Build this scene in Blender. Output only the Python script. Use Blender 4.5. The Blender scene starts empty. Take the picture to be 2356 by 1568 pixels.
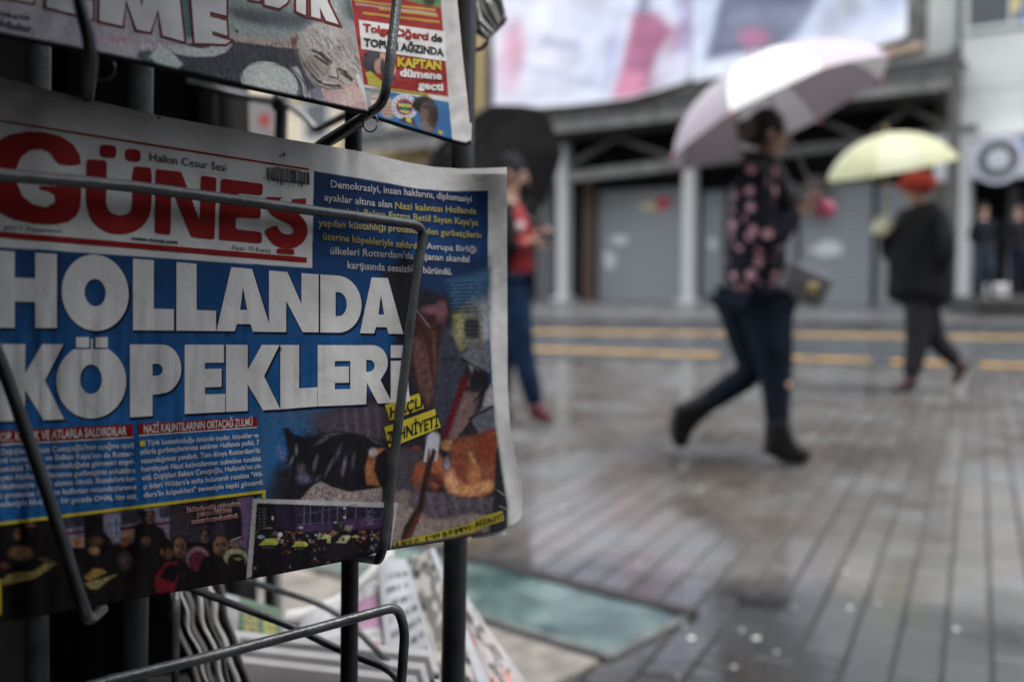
import bpy, bmesh, math, random
import numpy as np
from mathutils import Vector, Matrix

random.seed(7)
rng = np.random.default_rng(11)
SC = bpy.context.scene
COL = SC.collection

# ------------------------------------------------------------------ camera
CAM_H = 0.90
FPX = 2290.0                       # focal length in picture units (2356 wide)
PITCH = math.atan((784 - 632) / FPX)
cam_d = bpy.data.cameras.new('camera')
cam_d.sensor_width = 36.0
cam_d.lens = FPX / 2356 * 36.0
cam_d.clip_start = 0.05
cam_d.clip_end = 500
cam = bpy.data.objects.new('camera', cam_d)
COL.objects.link(cam)
cam.location = (0, 0, CAM_H)
cam.rotation_euler = (math.radians(90) - PITCH, 0, 0)
cam_d.dof.use_dof = True
cam_d.dof.focus_distance = 0.655
cam_d.dof.aperture_fstop = 4.0
SC.camera = cam

# ------------------------------------------------------------------ sky, sun, exposure
W = bpy.data.worlds.new('World')
SC.world = W
W.use_nodes = True
nt = W.node_tree
bg = nt.nodes['Background']
sky = nt.nodes.new('ShaderNodeTexSky')
sky.sky_type = 'NISHITA'
sky.sun_disc = False
SUN_EL, SUN_AZ = 76, 130            # azimuth clockwise from +Y
sky.sun_elevation = math.radians(SUN_EL)
sky.sun_rotation = math.radians(SUN_AZ)
sky.dust_density = 3.0
hsv = nt.nodes.new('ShaderNodeHueSaturation')
hsv.inputs['Saturation'].default_value = 0.28
nt.links.new(sky.outputs[0], hsv.inputs['Color'])
nt.links.new(hsv.outputs[0], bg.inputs['Color'])
bg.inputs['Strength'].default_value = 0.15
sl = bpy.data.lights.new('sun', 'SUN')
sl.energy = 0.5
sl.angle = math.radians(11)
sl.color = (1.0, 0.98, 0.95)
so = bpy.data.objects.new('sun', sl)
COL.objects.link(so)
_a, _e = math.radians(SUN_AZ), math.radians(SUN_EL)
so.rotation_euler = Vector((math.sin(_a) * math.cos(_e), math.cos(_a) * math.cos(_e), math.sin(_e))).to_track_quat('Z', 'Y').to_euler()
SC.view_settings.view_transform = 'Standard'
SC.view_settings.look = 'None'
SC.view_settings.exposure = 1.6
SC.view_settings.gamma = 1.0
SC.view_settings.use_curve_mapping = False
SC.render.engine = 'CYCLES'
SC.cycles.use_denoising = True
SC.cycles.max_bounces = 8
SC.cycles.diffuse_bounces = 4
SC.cycles.caustics_reflective = False
SC.cycles.caustics_refractive = False
SC.cycles.sample_clamp_indirect = 6

# ------------------------------------------------------------------ geometry helpers
CP, SP = math.cos(PITCH), math.sin(PITCH)
C0 = np.array([0, 0, CAM_H])
FW = np.array([0, CP, -SP]); UP = np.array([0, SP, CP]); RT = np.array([1.0, 0, 0])

def P(x, y, d):
    """point seen at photo position (x, y) at distance d along the view axis"""
    x = np.asarray(x, float); y = np.asarray(y, float); d = np.asarray(d, float)
    return C0 + d[..., None] * (FW + ((x - 1178) / FPX)[..., None] * RT + ((784 - y) / FPX)[..., None] * UP)

def ray(x, y):
    return FW + (x - 1178) / FPX * RT + (784 - y) / FPX * UP

def G(x, y, z=0.0):
    r = ray(x, y)
    return C0 + r * ((z - CAM_H) / r[2])

# facade line: through FA, running away to the left
FA = np.array([(2300 - 1178) / FPX * 24, 24.0])
FANG = math.radians(53)
FD = np.array([-math.sin(FANG), math.cos(FANG)])      # along the facade, away to the left
FN = np.array([-math.cos(FANG), -math.sin(FANG)])     # towards the street

def FS(px, py, off=0.0):
    """(s, z) on the facade plane pushed 'off' metres to the street, at a photo position"""
    r = ray(px, py)
    o = FA + FN * off
    t = (np.dot(o - C0[:2], FN)) / np.dot(r[:2], FN)
    p = C0 + r * t
    return float(np.dot(p[:2] - FA, FD)), float(p[2])

def FP(s, z, off=0.0):
    p = FA + FD * s + FN * off
    return (p[0], p[1], z)

def mesh_obj(name, verts, faces, m=None, parent=None, smooth=False):
    me = bpy.data.meshes.new(name)
    me.from_pydata([tuple(map(float, v)) for v in verts], [], [tuple(map(int, f)) for f in faces])
    me.update()
    if smooth:
        me.polygons.foreach_set('use_smooth', np.ones(len(me.polygons), bool))
    o = bpy.data.objects.new(name, me)
    COL.objects.link(o)
    if m: me.materials.append(m)
    if parent: o.parent = parent
    return o

def grid_obj(name, pts, m, parent=None, smooth=True, colors=None):
    """pts: (nv, nu, 3)"""
    nv, nu = pts.shape[:2]
    me = bpy.data.meshes.new(name)
    me.vertices.add(nv * nu)
    me.vertices.foreach_set('co', pts.reshape(-1).astype(np.float32))
    j, i = np.mgrid[0:nv - 1, 0:nu - 1]
    a = (j * nu + i).ravel()
    q = np.stack([a, a + nu, a + nu + 1, a + 1], 1).astype(np.int32)
    n = len(q)
    me.loops.add(n * 4)
    me.loops.foreach_set('vertex_index', q.ravel())
    me.polygons.add(n)
    me.polygons.foreach_set('loop_start', (np.arange(n) * 4).astype(np.int32))
    me.update(calc_edges=True)
    me.polygons.foreach_set('use_smooth', np.full(n, smooth))
    if colors is not None:
        at = me.color_attributes.new('print', 'FLOAT_COLOR', 'POINT')
        c = np.ones((nv * nu, 4), np.float32)
        c[:, :3] = colors.reshape(-1, 3)
        at.data.foreach_set('color', c.ravel())
    if m: me.materials.append(m)
    o = bpy.data.objects.new(name, me)
    COL.objects.link(o)
    if parent: o.parent = parent
    return o

class MB:
    def __init__(s): s.v = []; s.f = []
    def add(s, v, f):
        b = len(s.v); s.v += [tuple(map(float, p)) for p in v]; s.f += [tuple(b + i for i in q) for q in f]; return s
    def hexa(s, c8):
        return s.add(c8, [(0, 3, 2, 1), (4, 5, 6, 7), (0, 1, 5, 4), (1, 2, 6, 5), (2, 3, 7, 6), (3, 0, 4, 7)])
    def box(s, x0, x1, y0, y1, z0, z1, M=None):
        c = [(x0, y0, z0), (x1, y0, z0), (x1, y1, z0), (x0, y1, z0), (x0, y0, z1), (x1, y0, z1), (x1, y1, z1), (x0, y1, z1)]
        if M is not None: c = [M @ Vector(p) for p in c]
        return s.hexa(c)
    def fbox(s, s0, s1, z0, z1, o0, o1):
        return s.hexa([FP(s0, z0, o0), FP(s1, z0, o0), FP(s1, z0, o1), FP(s0, z0, o1),
                       FP(s0, z1, o0), FP(s1, z1, o0), FP(s1, z1, o1), FP(s0, z1, o1)])
    def tube(s, pts, r, n=10, cap=True):
        pts = [Vector(p) for p in pts]
        rs = r if hasattr(r, '__len__') else [r] * len(pts)
        b = len(s.v); up = None
        for k, p in enumerate(pts):
            t = (pts[min(k + 1, len(pts) - 1)] - pts[max(k - 1, 0)]).normalized()
            if up is None:
                up = t.orthogonal().normalized()
            else:
                up = (up - t * up.dot(t)).normalized()
            w = t.cross(up)
            for i in range(n):
                a = 2 * math.pi * i / n
                s.v.append(tuple(p + (up * math.cos(a) + w * math.sin(a)) * rs[k]))
        for k in range(len(pts) - 1):
            for i in range(n):
                j = (i + 1) % n
                s.f.append((b + k * n + i, b + k * n + j, b + (k + 1) * n + j, b + (k + 1) * n + i))
        if cap:
            s.f.append(tuple(b + i for i in range(n))[::-1])
            s.f.append(tuple(b + (len(pts) - 1) * n + i for i in range(n)))
        return s
    def ball(s, c, rx, ry=None, rz=None, nu=12, nv=8, M=None):
        ry = ry or rx; rz = rz or rx
        b = len(s.v)
        for j in range(nv + 1):
            th = math.pi * j / nv
            for i in range(nu):
                a = 2 * math.pi * i / nu
                p = Vector((rx * math.sin(th) * math.cos(a), ry * math.sin(th) * math.sin(a), rz * math.cos(th)))
                if M is not None: p = M @ p
                s.v.append((c[0] + p.x, c[1] + p.y, c[2] + p.z))
        for j in range(nv):
            for i in range(nu):
                k = (i + 1) % nu
                s.f.append((b + j * nu + i, b + (j + 1) * nu + i, b + (j + 1) * nu + k, b + j * nu + k))
        return s
    def build(s, name, m, parent=None, smooth=False, bevel=0):
        o = mesh_obj(name, s.v, s.f, m, parent, smooth)
        if bevel:
            bm = bmesh.new(); bm.from_mesh(o.data)
            bmesh.ops.bevel(bm, geom=bm.edges[:], offset=bevel, segments=1, affect='EDGES', clamp_overlap=True)
            bm.to_mesh(o.data); bm.free()
        return o

def curve_pts(pts, n=8):
    """Catmull-Rom through pts"""
    p = [np.array(q, float) for q in pts]
    p = [2 * p[0] - p[1]] + p + [2 * p[-1] - p[-2]]
    out = []
    for i in range(1, len(p) - 2):
        for k in range(n):
            t = k / n
            out.append(0.5 * ((2 * p[i]) + (-p[i - 1] + p[i + 1]) * t + (2 * p[i - 1] - 5 * p[i] + 4 * p[i + 1] - p[i + 2]) * t * t + (-p[i - 1] + 3 * p[i] - 3 * p[i + 1] + p[i + 2]) * t ** 3))
    out.append(p[-2])
    return out

def bend_pts(pts, r=0.02, n=6):
    """polyline with rounded corners"""
    p = [Vector(q) for q in pts]
    out = [p[0]]
    for i in range(1, len(p) - 1):
        a, b, c = p[i - 1], p[i], p[i + 1]
        d1, d2 = (a - b), (c - b)
        k = min(r, d1.length * .45, d2.length * .45)
        q0, q1 = b + d1.normalized() * k, b + d2.normalized() * k
        for j in range(n + 1):
            t = j / n
            out.append(q0 * (1 - t) ** 2 + b * 2 * t * (1 - t) + q1 * t * t)
    out.append(p[-1])
    return out

def tag(o, label=None, cat=None, group=None, kind=None):
    if label: o['label'] = label
    if cat: o['category'] = cat
    if group: o['group'] = group
    if kind: o['kind'] = kind
    return o

def empty(name, loc=(0, 0, 0)):
    o = bpy.data.objects.new(name, None)
    COL.objects.link(o)
    o.location = [float(c) for c in loc]
    o.empty_display_size = 0.1
    return o

def settle(root, loc):
    """put an Empty at loc while its children keep their world places"""
    root.location = [float(c) for c in loc]
    M = Matrix.Translation(root.location).inverted()
    for c in root.children:
        c.matrix_parent_inverse = M

# ------------------------------------------------------------------ materials
def mat(name, col, rough=0.6, metal=0.0, var=0.0, scale=20.0, bump=0.0, bscale=None, rvar=0.0, col2=None, coord='Object', trans=0.0, spec=None, island=0.0, detail=4.0, attr=None, lo=0.35, hi=0.65, stretch=None):
    m = bpy.data.materials.new(name)
    m.use_nodes = True
    t = m.node_tree; N = t.nodes; L = t.links
    b = N['Principled BSDF']
    b.inputs['Roughness'].default_value = rough
    b.inputs['Metallic'].default_value = metal
    if spec is not None: b.inputs['Specular IOR Level'].default_value = spec
    tc = N.new('ShaderNodeTexCoord')
    src = N.new('ShaderNodeNewGeometry').outputs['Position'] if coord == 'World' else tc.outputs[coord]
    if stretch:
        mp = N.new('ShaderNodeMapping'); mp.inputs['Scale'].default_value = stretch
        L.new(src, mp.inputs['Vector']); src = mp.outputs[0]
    nz = N.new('ShaderNodeTexNoise')
    nz.inputs['Scale'].default_value = scale; nz.inputs['Detail'].default_value = detail
    L.new(src, nz.inputs['Vector'])
    mr = N.new('ShaderNodeMapRange')
    mr.inputs['From Min'].default_value = lo; mr.inputs['From Max'].default_value = hi
    L.new(nz.outputs['Fac'], mr.inputs['Value'])
    if attr:
        at = N.new('ShaderNodeAttribute'); at.attribute_name = attr
        csrc = at.outputs['Color']
    else:
        rgb = N.new('ShaderNodeRGB'); rgb.outputs[0].default_value = (*col, 1); csrc = rgb.outputs[0]
    if col2 is not None:
        mx = N.new('ShaderNodeMix'); mx.data_type = 'RGBA'
        L.new(mr.outputs[0], mx.inputs[0]); L.new(csrc, mx.inputs[6]); mx.inputs[7].default_value = (*col2, 1)
        csrc = mx.outputs[2]
    if var or island:
        hs = N.new('ShaderNodeHueSaturation')
        val = None
        m1 = N.new('ShaderNodeMapRange'); m1.inputs['To Min'].default_value = 1 - var; m1.inputs['To Max'].default_value = 1 + var
        m1.inputs['From Min'].default_value = lo; m1.inputs['From Max'].default_value = hi
        L.new(nz.outputs['Fac'], m1.inputs['Value']); val = m1.outputs[0]
        if island:
            ge = N.new('ShaderNodeNewGeometry'); oi = N.new('ShaderNodeObjectInfo')
            ad = N.new('ShaderNodeMath'); ad.operation = 'ADD'; L.new(ge.outputs['Random Per Island'], ad.inputs[0]); L.new(oi.outputs['Random'], ad.inputs[1])
            fr = N.new('ShaderNodeMath'); fr.operation = 'FRACT'; L.new(ad.outputs[0], fr.inputs[0])
            m2 = N.new('ShaderNodeMapRange'); m2.inputs['To Min'].default_value = 1 - island; m2.inputs['To Max'].default_value = 1 + island
            L.new(fr.outputs[0], m2.inputs['Value'])
            mu = N.new('ShaderNodeMath'); mu.operation = 'MULTIPLY'; L.new(val, mu.inputs[0]); L.new(m2.outputs[0], mu.inputs[1]); val = mu.outputs[0]
        L.new(val, hs.inputs['Value']); L.new(csrc, hs.inputs['Color']); csrc = hs.outputs[0]
    L.new(csrc, b.inputs['Base Color'])
    if rvar:
        m3 = N.new('ShaderNodeMapRange'); m3.inputs['To Min'].default_value = max(0.02, rough - rvar); m3.inputs['To Max'].default_value = rough + rvar
        m3.inputs['From Min'].default_value = lo; m3.inputs['From Max'].default_value = hi
        L.new(nz.outputs['Fac'], m3.inputs['Value']); L.new(m3.outputs[0], b.inputs['Roughness'])
    if bump:
        n2 = N.new('ShaderNodeTexNoise'); n2.inputs['Scale'].default_value = bscale or scale * 4; n2.inputs['Detail'].default_value = 5
        L.new(src, n2.inputs['Vector'])
        bp = N.new('ShaderNodeBump'); bp.inputs['Strength'].default_value = bump; bp.inputs['Distance'].default_value = 0.01
        L.new(n2.outputs['Fac'], bp.inputs['Height']); L.new(bp.outputs[0], b.inputs['Normal'])
    if trans:
        tl = N.new('ShaderNodeBsdfTranslucent'); ms = N.new('ShaderNodeMixShader'); ms.inputs[0].default_value = trans
        L.new(csrc, tl.inputs['Color']); L.new(b.outputs[0], ms.inputs[1]); L.new(tl.outputs[0], ms.inputs[2])
        L.new(ms.outputs[0], N['Material Output'].inputs['Surface'])
    return m

def paper(name, col=None, attr=None, rough=0.62):
    """newsprint: fibre mottling, fine halftone grain, tiny specks, faint crumple"""
    m = bpy.data.materials.new(name); m.use_nodes = True
    t = m.node_tree; N = t.nodes; L = t.links; b = N['Principled BSDF']
    b.inputs['Roughness'].default_value = rough
    b.inputs['Specular IOR Level'].default_value = 0.14
    tc = N.new('ShaderNodeTexCoord').outputs['Object']
    if attr:
        a = N.new('ShaderNodeAttribute'); a.attribute_name = attr; c = a.outputs['Color']
    else:
        a = N.new('ShaderNodeRGB'); a.outputs[0].default_value = (*col, 1); c = a.outputs[0]
    n1 = N.new('ShaderNodeTexNoise'); n1.inputs['Scale'].default_value = 900; n1.inputs['Detail'].default_value = 2
    n2 = N.new('ShaderNodeTexNoise'); n2.inputs['Scale'].default_value = 28; n2.inputs['Detail'].default_value = 6
    L.new(tc, n1.inputs['Vector']); L.new(tc, n2.inputs['Vector'])
    ad = N.new('ShaderNodeMath'); ad.operation = 'MULTIPLY_ADD'; ad.inputs[1].default_value = 0.24; ad.inputs[2].default_value = 0.88
    L.new(n1.outputs['Fac'], ad.inputs[0])
    m2 = N.new('ShaderNodeMapRange'); m2.inputs['From Min'].default_value = .3; m2.inputs['From Max'].default_value = .7
    m2.inputs['To Min'].default_value = .86; m2.inputs['To Max'].default_value = 1.08; L.new(n2.outputs['Fac'], m2.inputs['Value'])
    mu = N.new('ShaderNodeMath'); mu.operation = 'MULTIPLY'; L.new(ad.outputs[0], mu.inputs[0]); L.new(m2.outputs[0], mu.inputs[1])
    vo = N.new('ShaderNodeTexVoronoi'); vo.inputs['Scale'].default_value = 30; L.new(tc, vo.inputs['Vector'])
    sp = N.new('ShaderNodeMapRange'); sp.inputs['From Min'].default_value = .03; sp.inputs['From Max'].default_value = .055
    sp.inputs['To Min'].default_value = .25; sp.inputs['To Max'].default_value = 1; L.new(vo.outputs['Distance'], sp.inputs['Value'])
    mu2 = N.new('ShaderNodeMath'); mu2.operation = 'MULTIPLY'; L.new(mu.outputs[0], mu2.inputs[0]); L.new(sp.outputs[0], mu2.inputs[1])
    hs = N.new('ShaderNodeHueSaturation'); L.new(mu2.outputs[0], hs.inputs['Value']); L.new(c, hs.inputs['Color'])
    L.new(hs.outputs[0], b.inputs['Base Color'])
    n3 = N.new('ShaderNodeTexNoise'); n3.inputs['Scale'].default_value = 60; n3.inputs['Detail'].default_value = 3; L.new(tc, n3.inputs['Vector'])
    bp = N.new('ShaderNodeBump'); bp.inputs['Strength'].default_value = .25; bp.inputs['Distance'].default_value = .004
    L.new(n3.outputs['Fac'], bp.inputs['Height']); L.new(bp.outputs[0], b.inputs['Normal'])
    return m

# ------------------------------------------------------------------ 2-D shapes for print
_LINEFONT = {}
def eval_curve(cu):
    o = bpy.data.objects.new('tmp', cu); COL.objects.link(o)
    dg = bpy.context.evaluated_depsgraph_get()
    me = o.evaluated_get(dg).to_mesh()
    v = np.array([w.co[:2] for w in me.vertices]).reshape(-1, 2); f = [tuple(p.vertices) for p in me.polygons]
    o.evaluated_get(dg).to_mesh_clear()
    bpy.data.objects.remove(o)
    bpy.data.curves.remove(cu)
    return v, f

def text2d(s, weight=0.0, res=3):
    cu = bpy.data.curves.new('t', 'FONT'); cu.body = s; cu.size = 1; cu.offset = weight; cu.resolution_u = res; cu.fill_mode = 'FRONT'
    return eval_curve(cu)

def fill2d(contours):
    cu = bpy.data.curves.new('c', 'CURVE'); cu.dimensions = '2D'; cu.fill_mode = 'FRONT'
    for c in contours:
        sp = cu.splines.new('POLY'); sp.points.add(len(c) - 1)
        for k, p in enumerate(c): sp.points[k].co = (p[0], p[1], 0, 1)
        sp.use_cyclic_u = True
    return eval_curve(cu)

def cutgrid(v, f, step):
    """slice a flat mesh so that it can follow a curved sheet"""
    bm = bmesh.new()
    vs = [bm.verts.new((p[0], p[1], 0)) for p in v]
    for q in f:
        try: bm.faces.new([vs[i] for i in q])
        except ValueError: pass
    lo, hi = v.min(0), v.max(0)
    for ax in (0, 1):
        n = int((hi[ax] - lo[ax]) / step)
        for k in range(1, n + 1):
            co = [0, 0, 0]; no = [0, 0, 0]; co[ax] = lo[ax] + k * step; no[ax] = 1
            bmesh.ops.bisect_plane(bm, geom=bm.verts[:] + bm.edges[:] + bm.faces[:], plane_co=co, plane_no=no)
    bm.verts.index_update()
    V = np.array([w.co[:2] for w in bm.verts]); F = [tuple(w.index for w in q.verts) for q in bm.faces]
    bm.free()
    return V, F

VPX, VPY = 3450.0, 815.0           # where the rows of the hanging papers converge
def line_map(tv, p0, p1, cap, slant=0.0, capunit=0.70, w=None):
    """text verts (unit size) to picture positions: baseline p0-p1, cap height in picture units at p0"""
    x0, x1 = tv[:, 0].min(), tv[:, 0].max()
    t = (tv[:, 0] - x0) / max(x1 - x0, 1e-6)
    ia, ib = 1 / (VPX - p0[0]), 1 / (VPX - p1[0])
    X = VPX - 1 / (ia + (ib - ia) * t)
    tt = (X - p0[0]) / (p1[0] - p0[0])
    Y = p0[1] + (p1[1] - p0[1]) * tt
    sc = (VPX - X) / (VPX - p0[0])
    return np.stack([X + slant * tv[:, 1] * cap / capunit, Y - tv[:, 1] / capunit * cap * sc], 1)

# ------------------------------------------------------------------ painter on point grids
def sm(a, b, x):
    t = np.clip((x - a) / (b - a), 0, 1); return t * t * (3 - 2 * t)

class Paint:
    def __init__(s, X, Y, base):
        s.X, s.Y = X, Y
        s.c = np.ones(X.shape + (3,)) * np.array(base)
        s.tr = (1.0, 0.0, 0.0)
    def z(s, k, ox, oy): s.tr = (k, ox, oy); return s
    def _t(s, pts): k, a, b = s.tr; return [(p[0] * k + a, p[1] * k + b) for p in pts]
    def mix(s, m, col, al=1.0):
        m = (m * al)[..., None]; s.c = s.c * (1 - m) + np.array(col) * m; return s
    def ell(s, cx, cy, rx, ry, col, soft=.15, rot=0, al=1.0):
        k, a, b = s.tr; cx, cy, rx, ry = cx * k + a, cy * k + b, rx * k, ry * k
        r = math.radians(rot); dx, dy = s.X - cx, s.Y - cy
        u = (dx * math.cos(r) + dy * math.sin(r)) / rx; v = (-dx * math.sin(r) + dy * math.cos(r)) / ry
        return s.mix(1 - sm(1 - soft, 1 + soft, np.sqrt(u * u + v * v)), col, al)
    def poly(s, pts, col, soft=1.5, al=1.0):
        pts = self_pts = s._t(pts)
        X, Y = s.X, s.Y
        xs = [p[0] for p in pts]; ys = [p[1] for p in pts]; g = soft + 1
        sel = (X > min(xs) - g) & (X < max(xs) + g) & (Y > min(ys) - g) & (Y < max(ys) + g)
        if not sel.any(): return s
        x, y = X[sel], Y[sel]; ins = np.zeros(x.shape, bool); dist = np.full(x.shape, 1e9)
        for i in range(len(pts)):
            (x0, y0), (x1, y1) = pts[i], pts[(i + 1) % len(pts)]
            c = ((y0 > y) != (y1 > y)) & (x < (x1 - x0) * (y - y0) / ((y1 - y0) or 1e-9) + x0)
            ins ^= c
            ex, ey = x1 - x0, y1 - y0; t = np.clip(((x - x0) * ex + (y - y0) * ey) / max(ex * ex + ey * ey, 1e-9), 0, 1)
            dist = np.minimum(dist, np.hypot(x - x0 - t * ex, y - y0 - t * ey))
        sd = np.where(ins, dist, -dist)
        m = np.zeros(X.shape); m[sel] = sm(-soft, soft, sd)
        return s.mix(m, col, al)
    def streak(s, p0, p1, w, col, soft=1.0, al=1.0):
        (x0, y0), (x1, y1) = s._t([p0, p1]); w = w * s.tr[0]
        ex, ey = x1 - x0, y1 - y0; t = np.clip(((s.X - x0) * ex + (s.Y - y0) * ey) / max(ex * ex + ey * ey, 1e-9), 0, 1)
        d = np.hypot(s.X - x0 - t * ex, s.Y - y0 - t * ey)
        return s.mix(1 - sm(w / 2 - soft, w / 2 + soft, d), col, al)
    def noise(s, amp, scale, mask=None, seed=0):
        n = fieldnoise(s.X / scale, s.Y / scale, seed) * amp
        if mask is not None: n = n * mask
        s.c = np.clip(s.c * (1 + n[..., None]), 0, 1); return s

def fieldnoise(x, y, seed=0, n=14):
    r = np.random.default_rng(seed + 101); o = np.zeros_like(x)
    for k in range(n):
        a = r.uniform(0, 6.283); f = r.uniform(.5, 2.2)
        o = o + np.sin((x * math.cos(a) + y * math.sin(a)) * f * 6.283 + r.uniform(0, 6.283) + 1.3 * np.sin(x * r.uniform(.5, 2) * 3 + y * r.uniform(.5, 2) * 3))
    return o / math.sqrt(n) * .8

# ================================================================== LARGE STRUCTURE
# ---- materials of the street
M_paver = mat('wet_paver', (.150, .130, .114), .14, spec=.65, col2=(.098, .102, .102), var=.36, scale=1.7, detail=9, bump=.07, bscale=22, rvar=.12, island=.15, coord='World')
M_bed = mat('joint_bed', (.035, .033, .03), .6, var=.2)
M_stone = mat('pale_kerb_stone', (.19, .17, .145), .45, var=.25, scale=14, bump=.3, bscale=90, rvar=.12, island=.1)
M_asph = mat('wet_asphalt', (.05, .055, .06), .30, var=.2, scale=2.5, bump=.2, bscale=60, rvar=.12)
M_line = mat('worn_yellow_paint', (.70, .37, .03), .5, col2=(.22, .14, .05), scale=3.5, lo=.5, hi=.8, bump=.1)
M_walk = mat('far_pavement', (.09, .09, .092), .34, var=.25, scale=1.5, bump=.2, bscale=40, rvar=.12)
M_glass = mat('floor_glass', (.045, .085, .082), .22, var=.35, scale=5, rvar=.12, col2=(.09, .13, .125), spec=.4)
M_rim = mat('worn_steel_rim', (.13, .14, .13), .35, metal=.3, var=.3)
M_frame = mat('floor_frame_metal', (.03, .026, .024), .4, metal=.4, var=.3)
M_shut = mat('grey_shutter_paint', (.33, .355, .365), .5, var=.15, scale=1.2, col2=(.24, .255, .26), bump=.05)
M_patch = mat('shutter_paint_patch', (.66, .67, .67), .6, var=.15, scale=6)
M_pole = mat('pale_column_paint', (.62, .63, .62), .45, var=.15, scale=4, col2=(.46, .46, .45))
M_steel = mat('canopy_steel', (.085, .082, .076), .5, var=.3, scale=3)
M_steel_l = mat('canopy_steel_pale', (.20, .195, .18), .5, var=.3, scale=3)
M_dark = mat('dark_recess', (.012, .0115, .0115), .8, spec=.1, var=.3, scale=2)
M_cream = mat('cream_render', (.72, .63, .46), .8, var=.15, scale=1.5, bump=.2, bscale=30)
M_ochre = mat('ochre_band', (.52, .38, .15), .8, var=.15, scale=2)
M_panel = mat('pale_cladding', (.70, .73, .69), .55, var=.06, scale=.8)
M_white = mat('white_plaster', (.70, .70, .70), .6, var=.08, scale=2)
M_win = mat('window_glass', (.03, .035, .04), .08, var=.3, scale=1, spec=.7)

def tagpart(o, kind=None):
    if kind: o['kind'] = kind
    return o

# ---- ground sheets
gb = MB().add([(-90, -25, -.012), (90, -25, -.012), (90, 160, -.012), (-90, 160, -.012)], [(0, 1, 2, 3)])
tag(gb.build('ground', M_bed), kind='structure')
# directions: road lines
y1a, y1b = G(1225, 761), G(2356, 776)
RD = (y1b - y1a)[:2]; RD = RD / np.linalg.norm(RD); RN = np.array([-RD[1], RD[0]])
r0 = G(1219, 823)[:2]                      # near edge of the carriageway
def RPt(a, b, z): p = r0 + RD * a + RN * b; return (p[0], p[1], z)
far_b = 7.6
tag(MB().add([RPt(-40, 0, .0), RPt(40, 0, .0), RPt(40, far_b, .0), RPt(-40, far_b, .0)], [(0, 1, 2, 3)]).build('road', M_asph), kind='structure')
fw = MB().add([RPt(-40, far_b, .0), RPt(40, far_b, .0), RPt(40, far_b, .09), RPt(-40, far_b, .09), RPt(-40, far_b + .15, .1), RPt(40, far_b + .15, .1), RPt(40, 60, .1), RPt(-40, 60, .1)],
              [(0, 1, 2, 3), (3, 2, 5, 4), (4, 5, 6, 7)])
tag(fw.build('far_pavement', M_walk), kind='structure')
def road_band(name, px0, py0, px1, py1, w, dash=None, label=None):
    p0, p1 = G(px0, py0)[:2], G(px1, py1)[:2]
    d = (p1 - p0) / np.linalg.norm(p1 - p0); n = np.array([-d[1], d[0]])
    L_ = np.linalg.norm(p1 - p0)
    mb = MB(); a = -14.0
    segs = [(-14, 14 + L_)] if dash is None else dash
    for (a, b) in segs:
        k = max(1, int((b - a) / .5))
        for i in range(k):
            u0, u1 = a + (b - a) * i / k, a + (b - a) * (i + 1) / k
            q = [p0 + d * u0 - n * w / 2, p0 + d * u1 - n * w / 2, p0 + d * u1 + n * w / 2, p0 + d * u0 + n * w / 2]
            mb.add([(*x, .004) for x in q], [(0, 1, 2, 3)])
    o = mb.build(name, M_line)
    tag(o, kind='structure')
    return o
road_band('yellow_road_line', 1225, 762, 2356, 777, .30)
road_band('yellow_road_line', 1225, 802, 2356, 842, .20, dash=[(-8, -4), (-3.4, 2.3), (2.7, 3.9), (4.1, 4.8), (4.95, 9.5), (10, 14)])

# ---- paving: long narrow setts laid away from the camera, each a piece of its own where it shows large
pa = math.radians(25.1)
E1 = np.array([math.sin(pa), math.cos(pa)]); E2 = np.array([math.cos(pa), -math.sin(pa)])
PW, PL, JT = .104, .29, .007
pave_root = empty('pavement', (0, 0, 0)); tag(pave_root, kind='structure')
# nearer than this line the paving is laid in a darker grey stone
s_band = float(np.dot(G(1900, 1350)[:2], E1))
_t = M_paver.node_tree; _N = _t.nodes; _L = _t.links; _b = _N['Principled BSDF']; _src = _b.inputs['Base Color'].links[0].from_socket
_ge = _N.new('ShaderNodeNewGeometry'); _dp = _N.new('ShaderNodeVectorMath'); _dp.operation = 'DOT_PRODUCT'; _dp.inputs[1].default_value = (E1[0], E1[1], 0)
_L.new(_ge.outputs['Position'], _dp.inputs[0])
_nz = _N.new('ShaderNodeTexNoise'); _nz.inputs['Scale'].default_value = 3.0; _L.new(_ge.outputs['Position'], _nz.inputs['Vector'])
_ad = _N.new('ShaderNodeMath'); _ad.operation = 'MULTIPLY_ADD'; _ad.inputs[1].default_value = .5; _L.new(_nz.outputs['Fac'], _ad.inputs[0]); _L.new(_dp.outputs['Value'], _ad.inputs[2])
_mr = _N.new('ShaderNodeMapRange'); _mr.inputs['From Min'].default_value = s_band + .15; _mr.inputs['From Max'].default_value = s_band + .35; _L.new(_ad.outputs[0], _mr.inputs['Value'])
_mx = _N.new('ShaderNodeMix'); _mx.data_type = 'RGBA'; _mx.blend_type = 'MULTIPLY'; _mx.inputs[0].default_value = 1
_cc = _N.new('ShaderNodeMix'); _cc.data_type = 'RGBA'; _L.new(_mr.outputs[0], _cc.inputs[0]); _cc.inputs[6].default_value = (.42, .46, .50, 1); _cc.inputs[7].default_value = (1, 1, 1, 1)
_L.new(_src, _mx.inputs[6]); _L.new(_cc.outputs[2], _mx.inputs[7]); _L.new(_mx.outputs[2], _b.inputs['Base Color'])
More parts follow.
